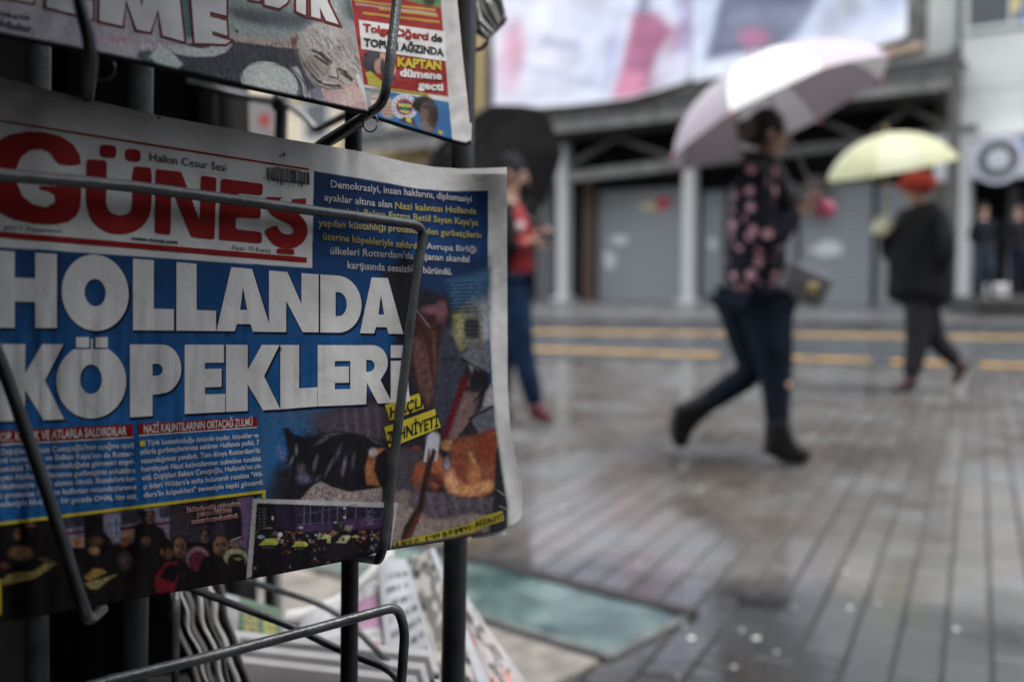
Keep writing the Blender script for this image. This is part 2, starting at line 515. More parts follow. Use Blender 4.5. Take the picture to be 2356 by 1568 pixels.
# glass floor panel outline, kept free of setts
gp = [G(1070 - 330, 1285 - 84), G(1592, 1419), G(1512, 1550)]
g_dir = (gp[1] - gp[0])[:2]; g_len = np.linalg.norm(g_dir); g_dir /= g_len
g_n = np.array([g_dir[1], -g_dir[0]])
g_w = abs(np.dot((gp[2] - gp[1])[:2], g_n))
def in_glass(x, y, mrg=.05):
    r = np.array([x, y]) - gp[0][:2]
    a, b = np.dot(r, g_dir), np.dot(r, g_n)
    return .1 < a < g_len - .1 and .08 < b < g_w - .08
def in_slab(x, y):                           # pale slabs on the near side of the glass
    r = np.array([x, y]) - gp[0][:2]
    a, b = np.dot(r, g_dir), np.dot(r, g_n)
    return a < g_len - .25 and b >= g_w + .1 and b < 1.4
pave = []
for i in range(-88, 140):
    for j in range(-24, 75):
        c = E2 * (i * PW) + E1 * (j * PL + ((i * 37) % 11) / 11 * PL)
        x, y = c
        if y < .3 or y > 13 or x < -4.5 or x > 8.5: continue
        if np.dot(c - r0, RN) > -.12: continue
        if in_glass(x, y) or in_slab(x, y): continue
        dcam = CP * y + SP * CAM_H
        px = 1178 + x / dcam * FPX
        py = 784 + FPX * (CP * CAM_H - SP * y) / dcam
        vis = 1060 < px < 2440 and 700 < py < 1640
        pave.append((0 if vis else 1, y, x, i, j))
pave.sort()
def sett_mesh(sx=.5 * (PW - JT), sy=.5 * (PL - JT * .9), ch=.004):
    me = bpy.data.meshes.new('sett')
    zt = 0.0
    v = [(-sx, -sy, -.01), (sx, -sy, -.01), (sx, sy, -.01), (-sx, sy, -.01),
         (-sx, -sy, zt - ch), (sx, -sy, zt - ch), (sx, sy, zt - ch), (-sx, sy, zt - ch),
         (-sx + ch, -sy + ch, zt), (sx - ch, -sy + ch, zt), (sx - ch, sy - ch, zt), (-sx + ch, sy - ch, zt)]
    f = [(0, 1, 5, 4), (1, 2, 6, 5), (2, 3, 7, 6), (3, 0, 4, 7), (4, 5, 9, 8), (5, 6, 10, 9), (6, 7, 11, 10), (7, 4, 8, 11), (8, 9, 10, 11)]
    me.from_pydata(v, [], f); me.materials.append(M_paver); return me, v, f
sme, sv, sf = sett_mesh()
rest = MB()
ca, sa = E1[1], E1[0]
for k, (nv_, y, x, i, j) in enumerate(pave):
    dz = random.uniform(-.0025, .001); tx, ty = random.gauss(0, .004), random.gauss(0, .0025)
    if k < 298:
        o = bpy.data.objects.new('paving_sett', sme); COL.objects.link(o); o.parent = pave_root
        o.location = (x, y, dz); o.rotation_euler = (tx, ty, -pa)
    else:
        rest.add([(x + ca * p[0] + sa * p[1], y - sa * p[0] + ca * p[1], p[2] + dz + p[1] * tx - p[0] * ty) for p in sv], sf)
tagpart(rest.build('farther_paving_setts', M_paver, pave_root), 'stuff')
# a dark oily stain worn into the setts
g = G(1752, 1380); st = [(g[0], g[1], .0052)]
for q in range(22):
    a = q * 6.283 / 22; rr = random.uniform(.55, 1.35); st.append((g[0] + .065 * rr * math.cos(a), g[1] + .05 * rr * math.sin(a), .0050))
mesh_obj('oil_stain', st, [(0, 1 + q, 1 + (q + 1) % 22) for q in range(22)], mat('oil_stain', (.02, .02, .021), .35, var=.4, scale=30), pave_root)
# pale slabs
k = 0
def slab_pt(a, b, z=0.0): p = gp[0][:2] + g_dir * a + g_n * (b); return (p[0], p[1], z)
for a in range(-3, 4):
    for b in range(0, 3):
        a0, a1 = a * .52 + .01, a * .52 + .51; b0, b1 = g_w + .035 + b * .5, g_w + .525 + b * .5
        a1 = min(a1, g_len)
        if a1 <= a0: continue
        dz = random.uniform(-.002, .002)
        mb = MB().hexa([slab_pt(a0, b0, -.01), slab_pt(a0, b1, -.01), slab_pt(a1, b1, -.01), slab_pt(a1, b0, -.01),
                        slab_pt(a0, b0, dz + .009), slab_pt(a0, b1, dz + .009), slab_pt(a1, b1, dz + .009), slab_pt(a1, b0, dz + .009)])
        mb.build('kerb_slab', M_stone, pave_root, bevel=.004)
# glass floor light
gl = empty('floor_light', (gp[1][0], gp[1][1], 0)); tag(gl, 'teal glass floor panel set flush in the wet paving beside the rack', 'floor panel')
gm = MB().hexa([slab_pt(0, .03, -.008), slab_pt(g_len - .02, .03, -.008), slab_pt(g_len - .02, g_w - .02, -.008), slab_pt(0, g_w - .02, -.008),
                slab_pt(0, .03, .008), slab_pt(g_len - .02, .03, .008), slab_pt(g_len - .02, g_w - .02, .008), slab_pt(0, g_w - .02, .008)])
gm.build('glass_pane', M_glass, gl)
fr = MB()
for (a0, a1, b0, b1, h) in ((-.02, g_len + .01, -.02, .028, .017), (g_len - .018, g_len + .01, .03, g_w, .011), (-.02, g_len + .01, g_w - .018, g_w + .01, .013)):
    q = MB().hexa([slab_pt(a0, b0, -.01), slab_pt(a1, b0, -.01), slab_pt(a1, b1, -.01), slab_pt(a0, b1, -.01),
                   slab_pt(a0, b0, h), slab_pt(a1, b0, h), slab_pt(a1, b1, h), slab_pt(a0, b1, h)])
    q.build('frame_bar', M_frame if h > .015 else M_rim, gl, bevel=.003)
settle(gl, gl.location)
# pale round spots scattered over the paving
M_spot = mat('pale_spot', (.75, .76, .72), .5, var=.2)
sp = MB()
spots = [(1255, 1081), (1610, 1126), (1298, 1171), (1945, 1315), (1955, 1400), (1787, 1502), (1707, 1452), (1740, 1470), (1690, 1536), (1590, 1470), (2200, 1450), (1575, 1443), (2020, 1390), (1560, 1560), (2320, 1330), (1470, 1300)]
for (x, y) in spots + [(random.uniform(1250, 2340), random.uniform(1000, 1560)) for _ in range(14)]:
    g = G(x, y); r = random.uniform(.003, .0065) * (1.5 if (x, y) in spots[:12] else .7)
    b = len(sp.v)
    sp.v.append((g[0], g[1], .0065)); n = 9
    for q in range(n):
        rr = r * random.uniform(.7, 1.2); sp.v.append((g[0] + rr * math.cos(q * 6.283 / n), g[1] + rr * math.sin(q * 6.283 / n), .004))
    sp.f += [(b, b + 1 + q, b + 1 + (q + 1) % n) for q in range(n)]
tag(sp.build('pale_spots', M_spot), 'small pale spots scattered over the wet paving', kind='stuff')

# ================================================================== BUILDINGS ACROSS THE STREET
def fs(px, py, off=0.0): return FS(px, py, off)
sL = FS(400, 600)[0] + 25
s_pub = FS(2200, 600)[0]                    # where the pale building starts (towards the right s gets smaller)
# shop building behind the steel canopy
shop = empty('shop_building', FP(8, 0)); tag(shop, 'grey shuttered shop building behind the steel canopy and the large banner', 'building')
s_left = FS(1120, 600)[0]
z_sh = FS(1450, 440)[1]
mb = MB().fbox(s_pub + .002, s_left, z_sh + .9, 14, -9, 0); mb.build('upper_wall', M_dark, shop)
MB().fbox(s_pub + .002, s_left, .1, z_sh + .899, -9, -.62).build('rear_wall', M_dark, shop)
def shutter(px0, px1, pytop, n=26):
    s1, zt = FS(px0, pytop, .0); s0, _ = FS(px1, pytop, .0)
    rows = []
    for k in range(n * 4 + 1):
        z = .1 + (zt - .1) * k / (n * 4)
        o = -.1 + .012 * math.sin(2 * math.pi * k / 4)
        rows.append([FP(s0, z, o), FP(s1, z, o)])
    return grid_obj('roller_shutter', np.array(rows), M_shut, shop, smooth=False)
piers = []
for (a, b, t) in ((1372, 1572, 440), (1612, 1668, 440), (1838, 2010, 425), (2016, 2178, 425), (1672, 1834, 430)):
    shutter(a, b, t)
    s1 = FS(a, t)[0]; s0 = FS(b, t)[0]; piers.append((s0, s1))
piers.sort()
prev = s_pub
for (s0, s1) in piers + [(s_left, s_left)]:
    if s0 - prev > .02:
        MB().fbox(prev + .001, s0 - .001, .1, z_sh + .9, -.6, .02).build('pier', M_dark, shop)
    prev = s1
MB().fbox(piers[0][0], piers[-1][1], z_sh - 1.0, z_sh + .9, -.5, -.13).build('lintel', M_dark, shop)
# brown pier and warm door panel seen left of the first shutter
s1, z1 = FS(1345, 420, .05); s0, _ = FS(1368, 420, .05)
MB().fbox(s0, s1, .1, z1, .03, .1).build('door_post', mat('brown_door', (.10, .06, .04), .6, var=.3), shop)
s1, z1 = FS(1235, 400, .05); s0, _ = FS(1275, 400, .05)
MB().fbox(s0, s1, .1, z1, .03, .08).build('door_panel', mat('grey_door', (.11, .115, .115), .5, var=.2), shop)
s1, z1 = FS(1710, 430, .03); s0, zz = FS(1760, 520, .03)
# paint blotches on the shutters
def blotch(px, py, w, h, m, name='paint_patch', seed=0):
    r = random.Random(seed); s, z = FS(px, py, -.07); mm = 2061 / 705.0 / 2290 * 12
    k = 28.5 / FPX
    v = [FP(s, z, -.075)]; n = 14
    for i in range(n):
        a = i * 6.283 / n; rr = r.uniform(.75, 1.15)
        v.append(FP(s - w * k * rr * math.cos(a) * 1.25, z + h * k * rr * math.sin(a), -.078))
    return mesh_obj(name, v, [(0, 1 + i, 1 + (i + 1) % n) for i in range(n)], m, shop)
blotch(1425, 552, 24, 12, M_patch, seed=1); blotch(1402, 598, 14, 26, M_patch, seed=2); blotch(1902, 572, 32, 17, M_patch, seed=3)
blotch(1640, 560, 10, 16, M_patch, seed=4)
M_redp = mat('red_sticker', (.5, .03, .05), .5, var=.2); M_yelp = mat('pale_yellow_sticker', (.55, .5, .32), .5, var=.2)
blotch(1524, 468, 20, 14, M_redp, 'sticker', 5); blotch(1492, 474, 20, 12, M_yelp, 'sticker', 6)
settle(shop, shop.location)

# steel canopy
can = empty('steel_canopy', FP(10, 0, 1.5)); tag(can, 'dark steel canopy with trussed beams on pale posts before the shuttered shops', 'canopy')
CO = 1.2
def beam_px(p0, p1, h, w, name, m, off=CO):
    s0, z0 = FS(*p0, off); s1, z1 = FS(*p1, off)
    d = np.array([s1 - s0, z1 - z0]); L_ = np.linalg.norm(d); d /= L_; n = np.array([-d[1], d[0]]) * h / 2
    c = []
    for o in (off - w / 2, off + w / 2):
        for (s, z, sg) in ((s0, z0, -1), (s1, z1, -1), (s1, z1, 1), (s0, z0, 1)):
            c.append(FP(s + n[0] * sg, z + n[1] * sg, o))
    return MB().hexa(c).build(name, m, can, bevel=.01)
for px in (1299, 1590, 2212):
    s, z = FS(px, 330, CO); 
    MB().fbox(s - .17, s + .17, .1, z, CO - .17, CO + .17).build('post', M_pole, can, bevel=.02)
    MB().fbox(s - .3, s + .3, .1, .22, CO - .3, CO + .3).build('post_foot', M_pole, can, bevel=.02)
# roof fascia: sloping upper edge and lower girder
sa_, za = FS(1110, 282, CO + 1.2); sb_, zb = FS(2192, 122, CO + 1.2); sc_, zc = FS(2192, 205, CO + 1.2); sd_, zd = FS(1110, 320, CO + 1.2)
c = []
for o in (CO + 1.1, CO + 1.24):
    c += [FP(sb_, zc, o), FP(sa_ + 6, zd - .1, o), FP(sa_ + 6, za + .15, o), FP(sb_, zb, o)]
MB().hexa(c).build('fascia', M_steel, can)
c = []
for o in (CO + 1.24, CO + 1.34):
    c += [FP(sb_, zb - .12, o), FP(sa_ + 6, za + .03, o), FP(sa_ + 6, za + .17, o), FP(sb_, zb + .02, o)]
MB().hexa(c).build('fascia_cap', M_steel_l, can)
c = []
for o in (CO + 1.24, CO + 1.3):
    c += [FP(sb_, zc, o), FP(sa_ + 6, zd - .1, o), FP(sa_ + 6, zd + .12, o), FP(sb_, zc + .2, o)]
MB().hexa(c).build('fascia_sill', M_steel_l, can)
MB().hexa([FP(sb_, zb - .08, 0), FP(sa_ + 6, za + .05, 0), FP(sa_ + 6, za + .05, CO + 1.1), FP(sb_, zb - .08, CO + 1.1),
           FP(sb_, zb + .0, 0), FP(sa_ + 6, za + .13, 0), FP(sa_ + 6, za + .13, CO + 1.1), FP(sb_, zb + .0, CO + 1.1)]).build('roof_deck', M_dark, can)
beam_px((1100, 432), (1560, 378), .30, .2, 'tie_beam', M_steel_l)
beam_px((1560, 378), (2250, 300), .26, .2, 'tie_beam', M_steel)
beam_px((1120, 335), (2215, 215), .22, .2, 'girder', M_steel)
for (p, q) in (((1290, 392), (1420, 318)), ((1420, 318), (1560, 366)), ((1590, 366), (1690, 290)), ((1860, 262), (1990, 320)), ((1990, 325), (2090, 248)), ((2090, 250), (2200, 300)), ((1110, 420), (1180, 350)), ((1180, 350), (1280, 396))):
    beam_px(p, q, .13, .12, 'brace', M_steel)
# dark end post and side gable at the right end
s, z = FS(2196, 110, CO + 1.2); MB().fbox(s - .14, s + .1, .1, z, CO + 1.0, CO + 1.2).build('end_post', M_steel, can)
# signboard pieces under the canopy
s1, z1 = FS(1852, 405, .4); s0, z0 = FS(1890, 500, .4)
MB().fbox(s0, s1, z0, z1, .25, .33).build('notice_board', mat('brown_board', (.13, .09, .08), .6, var=.3, scale=6), can)
settle(can, can.location)

# low orange awning on the roof and the tall banner
M_oran = mat('orange_cloth', (.26, .20, .15), .7, var=.15)
a0 = FS(1905, 135, CO + .8); a1 = FS(2120, 92, CO + .8); a2 = FS(2120, 116, CO + .8); a3 = FS(1905, 160, CO + .8)
aw = MB().hexa([FP(*a3, CO + .5), FP(*a2, CO + .5), FP(*a1, CO + .5), FP(*a0, CO + .5), FP(*a3, CO + 1.0), FP(*a2, CO + 1.0), FP(*a1, CO + .6), FP(*a0, CO + .6)]).build('roof_awning', M_oran)
tag(aw, 'orange cloth awning lying on the canopy roof below the banner', 'awning')

BO = CO + 1.6
def banner(name, label, edge_fn, x0, x1, paint, depth_jit=0):
    nu, nv = int((x1 - x0) / 5), 90
    X = np.zeros((nv, nu)); Y = np.zeros((nv, nu))
    for i, x in enumerate(np.linspace(x0, x1, nu)):
        yb = edge_fn(x); Y[:, i] = np.linspace(-150, yb, nv); X[:, i] = x
    pnt = paint(X, Y)
    pnt.c = pnt.c * np.array((.98, .97, 1.0))
    pts = np.zeros((nv, nu, 3))
    for j in range(nv):
        for i in range(nu):
            s, z = FS(X[j, i], Y[j, i], BO)
            pts[j, i] = FP(s, z, BO + depth_jit + .08 * math.sin(X[j, i] * .03 + Y[j, i] * .01))
    r = empty(name, pts[-1, nu // 2]); tag(r, label, 'banner')
    grid_obj('printed_cloth', pts, M_banner, r, colors=pnt.c)
    back = pts.copy(); back[..., :2] += -FN * .03
    grid_obj('backing_cloth', back, M_white, r)
    rod = MB().tube([tuple(pts[-1, i] + np.array([0, 0, -.02])) for i in range(0, nu, 4)], .03, 6); rod.build('hem_rod', M_white, r, smooth=True)
    settle(r, r.location)
M_banner = mat('banner_print', (1, 1, 1), .6, attr='print', var=.03, scale=2)
def paint_left(X, Y):
    p = Paint(X, Y, (.80, .83, .93))
    p.poly([(1120, -150), (1330, -150), (1300, 240), (1120, 260)], (.86, .88, .95), 20)
    p.ell(1180, 110, 26, 60, (.75, .42, .5), .7); p.ell(1165, 170, 30, 50, (.72, .45, .55), .8, al=.7)
    p.poly([(1250, 85), (1335, 95), (1330, 118), (1250, 105)], (.45, .47, .6), 6, .7)
    p.poly([(1478, -150), (1530, -150), (1490, 60), (1450, 175), (1440, 150), (1462, 60)], (.20, .22, .36), 8, .8)
    p.poly([(1560, -60), (1610, -60), (1620, 20), (1560, 20)], (.55, .28, .3), 8)
    p.poly([(1590, 20), (1640, 30), (1610, 120), (1580, 215), (1500, 215), (1540, 110), (1565, 40)], (.48, .17, .28), 14)
    p.tr = (1, -110, 0)
    p.poly([(1565, 30), (1625, 30), (1662, 70), (1625, 130), (1600, 225), (1525, 225), (1545, 130)], (.46, .17, .27), 14)
    p.poly([(1545, 165), (1600, 165), (1590, 225), (1520, 225)], (.75, .3, .42), 9)
    p.poly([(1500, 90), (1545, 60), (1530, 160), (1500, 200)], (.4, .42, .62), 9, .6)
    p.tr = (1, 0, 0)
    p.poly([(1500, -150), (1700, -150), (1630, 100), (1580, 190), (1520, 200), (1570, 60)], (.55, .6, .85), 16, .7)
    p.poly([(1520, 130), (1600, 110), (1590, 200), (1510, 215)], (.86, .88, .95), 14, .8)
    p.streak((1200, 150), (1400, 205), 12, (.5, .55, .7), 6, .6)
    p.noise(.12, 120, seed=4)
    return p
def paint_right(X, Y):
    p = Paint(X, Y, (.72, .79, .92))
    p.poly([(1690, -150), (1960, -150), (1860, 40), (1790, 120), (1620, 150)], (.17, .19, .27), 14)
    p.poly([(1660, 60), (1690, 20), (1900, 10), (1840, 60)], (.35, .38, .5), 6, .5)
    p.poly([(1640, 100), (1700, 50), (1850, 60), (1800, 100)], (.26, .28, .36), 6, .5)
    p.ell(1738, 88, 34, 22, (.55, .25, .38), .5)
    p.poly([(1590, 150), (1800, 110), (2000, 60), (2100, 20), (2100, 90), (1900, 130), (1590, 190)], (.86, .90, .96), 10)
    p.poly([(1860, 60), (1960, -30), (2000, 20), (1900, 90)], (.50, .54, .6), 12, .8)
    p.poly([(1990, -150), (2110, -150), (2110, 10), (2010, 30)], (.62, .7, .86), 12)
    p.ell(2110, -10, 25, 30, (.5, .35, .2), .5)
    p.noise(.1, 90, seed=9)
    return p
def eL(x): return np.interp(x, [1135, 1200, 1330, 1450, 1585], [240, 250, 236, 225, 180])
def eR(x): return np.interp(x, [1590, 1700, 1900, 2088], [186, 170, 130, 84])
banner('hanging_banner', 'huge white and lavender banner with a blurred red tie figure above the canopy', eL, 1132, 1588, paint_left)
banner('hanging_banner', 'large blue white banner with dark navy block, right of the red tie banner', eR, 1592, 2088, paint_right, .05)

# cream building to the far left, seen through the gaps of the rack
crm = empty('cream_building', FP(s_left + 4, 0)); tag(crm, 'cream building with ochre bands seen blurred behind the newspaper rack', 'building')
MB().fbox(s_left + .01, s_left + 34, 0.1, 16, -8, .3).build('wall', M_cream, crm)
for z0, z1, m in ((1.0, 1.2, M_ochre), (4.9, 5.6, M_ochre), (7.6, 8.0, M_cream), (3.9, 4.1, M_cream)):
    MB().fbox(s_left - .1, s_left + 34.1, z0, z1, .3, .55).build('moulding', m, crm)
for k in range(11):
    s = s_left + 1.2 + k * 3
    for z0, z1 in ((1.6, 3.7), (5.9, 7.5), (9, 11.2)):
        w = MB().fbox(s, s + 1.5, z0, z1, .301, .33).build('window', M_white, crm)
        MB().fbox(s + .12, s + 1.38, z0 + .12, z1 - .12, .331, .345).build('pane', M_win, w)
MB().fbox(s_left - .25, s_left + .35, .1, 9.5, .56, 1.1).build('corner_pilaster', M_ochre, crm)
settle(crm, crm.location)

# pale clad building on the right
pb = empty('clad_building', FP(s_pub - 3, 0)); tag(pb, 'pale panelled building with a dark window above the white sign band', 'building')
RO = 1.0
def zpx(py, px=2290, off=RO): return FS(px, py, off)[1]
sR = FS(2356, 300, RO)[0] - 6
s_e = FS(2205, 300, RO)[0]
zb0 = zpx(325)
# cladding panels as pieces
zj = [zb0, zpx(205), zpx(200 - 122), zpx(-60), zpx(-200), zpx(-330)]
sj = [s_e, FS(2365, 300, RO)[0] + .0, FS(2365, 300, RO)[0] - 2.2, sR]
MB().fbox(sR, s_e, zb0, 14, -2.15, RO - .05).build('core_wall', M_white, pb)
wx1, wz0 = FS(2222, 62, RO)[0], zpx(62)
for a in range(len(sj) - 1):
    for b in range(len(zj) - 1):
        s1_, s0_ = sj[a] - .012, sj[a + 1] + .012
        z0_, z1_ = zj[b] + .012, zj[b + 1] - .012
        if a == 0 and b >= 2:
            s0_ = wx1 + .05
            if s1_ - s0_ < .05: continue
        MB().fbox(s0_, s1_, z0_, z1_, RO - .048, RO).build('cladding_panel', M_panel, pb, bevel=.006)
sw0 = FS(2420, 62, RO)[0]
win = MB().fbox(sw0, wx1, wz0, wz0 + 1.7, RO - .04, RO + .02).build('window', M_win, pb)
for (s0_, s1_, z0_, z1_) in ((sw0, wx1, wz0 - .06, wz0 + .04), (wx1 - .06, wx1, wz0 + .045, wz0 + 1.7), (sw0 + .8, sw0 + .86, wz0 + .045, wz0 + 1.7)):
    MB().fbox(s0_, s1_, z0_, z1_, RO + .021, RO + .06).build('frame', M_panel, win)
M_yel = mat('yellow_poster', (.7, .55, .15), .5, var=.2); M_blu = mat('blue_poster', (.12, .25, .5), .5, var=.2)
s0_, z0_ = FS(2345, 22, RO + .03); MB().fbox(s0_ - .12, s0_ + .14, z0_ - .05, z0_ + .3, RO + .022, RO + .03).build('window_poster', M_yel, win)
s0_, z0_ = FS(2352, 52, RO + .03); MB().fbox(s0_ - .3, s0_ + .05, z0_ - .1, z0_ + .5, RO + .031, RO + .04).build('window_poster', M_blu, win)
# pipe / pilaster between banner and cladding
s1_, _ = FS(2088, 60, .2); s0_, _ = FS(2136, 60, .2)
MB().fbox(s0_, s1_, zpx(112), 13, .02, .3).build('pilaster', M_steel_l, pb)
s1_, _ = FS(2137, 60, .3); s0_, _ = FS(2203, 60, .3)
MB().fbox(s0_, s1_, zpx(118), 13, .0, .4).build('pilaster', M_panel, pb)
MB().fbox(FS(2200, 300, .3)[0], FS(2150, 300, .3)[0], .1, zpx(118) - .01, .03, .2).build('side_wall', mat('olive_render', (.16, .155, .12), .7, var=.2), pb)
ex = empty('street_corner_building', FP(-20, 0)); tag(ex, 'grey rendered building continuing the far side of the street to the right', 'building')
MB().fbox(sR - 38, sR - .02, .1, 13, -9, .4).build('wall', mat('grey_render', (.25, .25, .24), .8, var=.15, scale=1), ex)
for k in range(11):
    for z0, z1 in ((.5, 3.4), (4.6, 6.8), (8.2, 10.4)):
        w = MB().fbox(sR - 3.2 - k * 3.3, sR - 1.2 - k * 3.3, z0, z1, .401, .44).build('window', M_white, ex)
        MB().fbox(sR - 3.08 - k * 3.3, sR - 1.32 - k * 3.3, z0 + .12, z1 - .12, .441, .455).build('pane', M_win, w)
settle(ex, ex.location)
# sign band
zs1, zs0 = zpx(318), zpx(412)
s_sg = FS(2150, 360, RO + .3)[0]
MB().fbox(sR, s_sg, zs0, zs1, RO - .1, RO + .3).build('sign_band', mat('sign_grey', (.60, .61, .63), .4, var=.06, scale=1), pb)
MB().fbox(sR, s_sg + .02, zs1 + .001, zs1 + .1, RO - .1, RO + .36).build('sign_cap', M_white, pb)
# roundel sign
def disc(s, z, r0_, r1_, off, th, n=40):
    v = []; f = []
    for i in range(n):
        a = i * 6.283185 / n
        for (r, o) in ((r0_, off), (r1_, off), (r1_, off + th), (r0_, off + th)):
            v.append(FP(s + r * math.cos(a), z + r * math.sin(a), o))
    for i in range(n):
        j = (i + 1) % n
        for k in range(4):
            k2 = (k + 1) % 4
            f.append((i * 4 + k, i * 4 + k2, j * 4 + k2, j * 4 + k))
    return v, f
ss, zz = FS(2297, 366, RO + .35)
rs = empty('round_sign', FP(ss, zz, RO + .3)); tag(rs, 'round white sign with a dark ring on the grey shop sign band', 'sign')
kk = 24.0 / FPX
v, f = disc(ss, zz, .001, 54 * kk * .97, RO + .301, .06); mesh_obj('sign_disc', v, f, mat('sign_white', (.72, .75, .84), .35), rs)
v, f = disc(ss, zz, 24 * kk, 42 * kk, RO + .362, .03); mesh_obj('dark_ring', v, f, mat('ring_dark', (.10, .105, .11), .4), rs)
v, f = disc(ss, zz, .001, 16 * kk, RO + .362, .03); mesh_obj('centre_disc', v, f, mat('centre_grey', (.62, .63, .66), .4), rs)
settle(rs, rs.location)
s0_, z0_ = FS(2352, 350, RO + .31)
lt = MB().fbox(s0_ - .12, s0_ + .02, z0_ - .1, z0_ + .32, RO + .301, RO + .33).build('sign_letter', mat('sign_blue', (.1, .2, .55), .4), pb)
# recess, white pillar, platform
MB().fbox(sR, s_sg, .1, zs1 + 1.5, -6, -2.2).build('shop_interior', mat('interior_dark', (.03, .028, .028), .6, var=.4, scale=1), pb)
s1_, _ = FS(2178, 600, RO + .25); s0_, _ = FS(2226, 600, RO + .25)
MB().fbox(s0_, s1_, .1, zs0 - .002, RO - .25, RO + .25).build('white_pillar', M_white, pb, bevel=.02)
MB().fbox(FS(2320, 600, -.8)[0] - .12, FS(2320, 600, -.8)[0] + .12, .1, zs0 - .02, -1.4, -1.15).build('inner_pillar', mat('inner_pillar', (.28, .29, .3), .5), pb)
settle(pb, pb.location)
# platform under the doorway people
PZ = .46
c0 = (2234 - 1178) / FPX * 19.2
pf = MB(); x0, x1 = c0, c0 + 4.5
pf.hexa([(x0, 19.0, .1), (x1, 17.2, .1), (x1 + 1.5, 20.6, .1), (x0 + .6, 21.6, .1), (x0, 19.0, PZ), (x1, 17.2, PZ), (x1 + 1.5, 20.6, PZ), (x0 + .6, 21.6, PZ)])
tag(pf.build('entrance_platform', mat('wet_dark_stone', (.045, .042, .04), .22, var=.3, scale=3), bevel=.01), 'dark wet stone platform in front of the shop doorway at far right', 'platform')
wb = MB().box((2322 - 1178) / FPX * 19.4 - .22, (2322 - 1178) / FPX * 19.4 + .22, 19.7, 20.0, PZ + .002, PZ + .26).build('storage_box', M_white, bevel=.03)
tag(wb, 'small white box standing between the two people in the doorway', 'box')

# ================================================================== PEOPLE AND UMBRELLAS
M_skin = mat('skin', (.60, .37, .27), .5, var=.1, scale=30)
M_eye = mat('eye_dark', (.02, .015, .015), .2)
M_lip = mat('lip', (.35, .12, .1), .4)

def skin_mesh(name, V, E, R, m, parent, levels=2, root=0, floor=None):
    me = bpy.data.meshes.new(name)
    me.from_pydata([tuple(map(float, v)) for v in V], E, [])
    o = bpy.data.objects.new(name + '_src', me); COL.objects.link(o)
    sk = o.modifiers.new('s', 'SKIN')
    lay = me.skin_vertices[0] if me.skin_vertices else None
    if lay is None:
        bm = bmesh.new(); bm.from_mesh(me); bm.verts.layers.skin.verify(); bm.to_mesh(me); bm.free(); lay = me.skin_vertices[0]
    for i, r in enumerate(R):
        rr = r if hasattr(r, '__len__') else (r, r)
        lay.data[i].radius = rr; lay.data[i].use_root = (i == root)
    ss = o.modifiers.new('b', 'SUBSURF'); ss.levels = levels; ss.render_levels = levels
    dg = bpy.context.evaluated_depsgraph_get()
    nm = bpy.data.meshes.new_from_object(o.evaluated_get(dg))
    nm.name = name
    bpy.data.objects.remove(o)
    if floor is not None:
        for v in nm.vertices:
            if v.co.z < floor: v.co.z = floor
    nm.materials.clear(); nm.materials.append(m)
    nm.polygons.foreach_set('use_smooth', np.ones(len(nm.polygons), bool))
    r = bpy.data.objects.new(name, nm); COL.objects.link(r); r.parent = parent
    return r

def chain(names, J, R):
    V = [J[n] for n in names]; return V, [(i, i + 1) for i in range(len(V) - 1)], R

def make_hand(parent, wrist, fwd, up, grip=0.8, s=1.0, m=None):
    """palm and five separate bent fingers, closing towards -up"""
    f = Vector(fwd).normalized(); u = Vector(up); u = (u - f * u.dot(f)).normalized(); sd = f.cross(u)
    w = Vector(wrist); mb = MB()
    M = Matrix((sd, f, u)).transposed()
    mb.ball(w + f * .045 * s, .040 * s, .052 * s, .016 * s, M=M)
    lens = [.062, .072, .068, .052]
    for i, L_ in enumerate(lens):
        b = w + f * .078 * s + sd * (i - 1.5) * .019 * s
        a = 0.0; pts = [b - f * .02 * s]; p = b; pts.append(p)
        for k, seg in enumerate((.45, .32, .23)):
            a += grip * (0.9 if k else .7)
            p = p + (f * math.cos(a) - u * math.sin(a)) * L_ * seg * s; pts.append(p)
        mb.tube(pts, [.0095 * s, .0095 * s, .009 * s, .008 * s, .006 * s], 8)
    b = w + f * .02 * s + sd * (-.03) * s
    d = (f * .6 - sd * .7 - u * .35).normalized(); p1 = b + d * .035 * s; p2 = p1 + (f * .7 - u * .6).normalized() * .03 * s; p3 = p2 + (f * .4 - u * .9).normalized() * .022 * s
    mb.tube([b, p1, p2, p3], [.012 * s, .011 * s, .0095 * s, .007 * s], 8)
    return mb.build('hand', m or M_skin, parent, smooth=True)

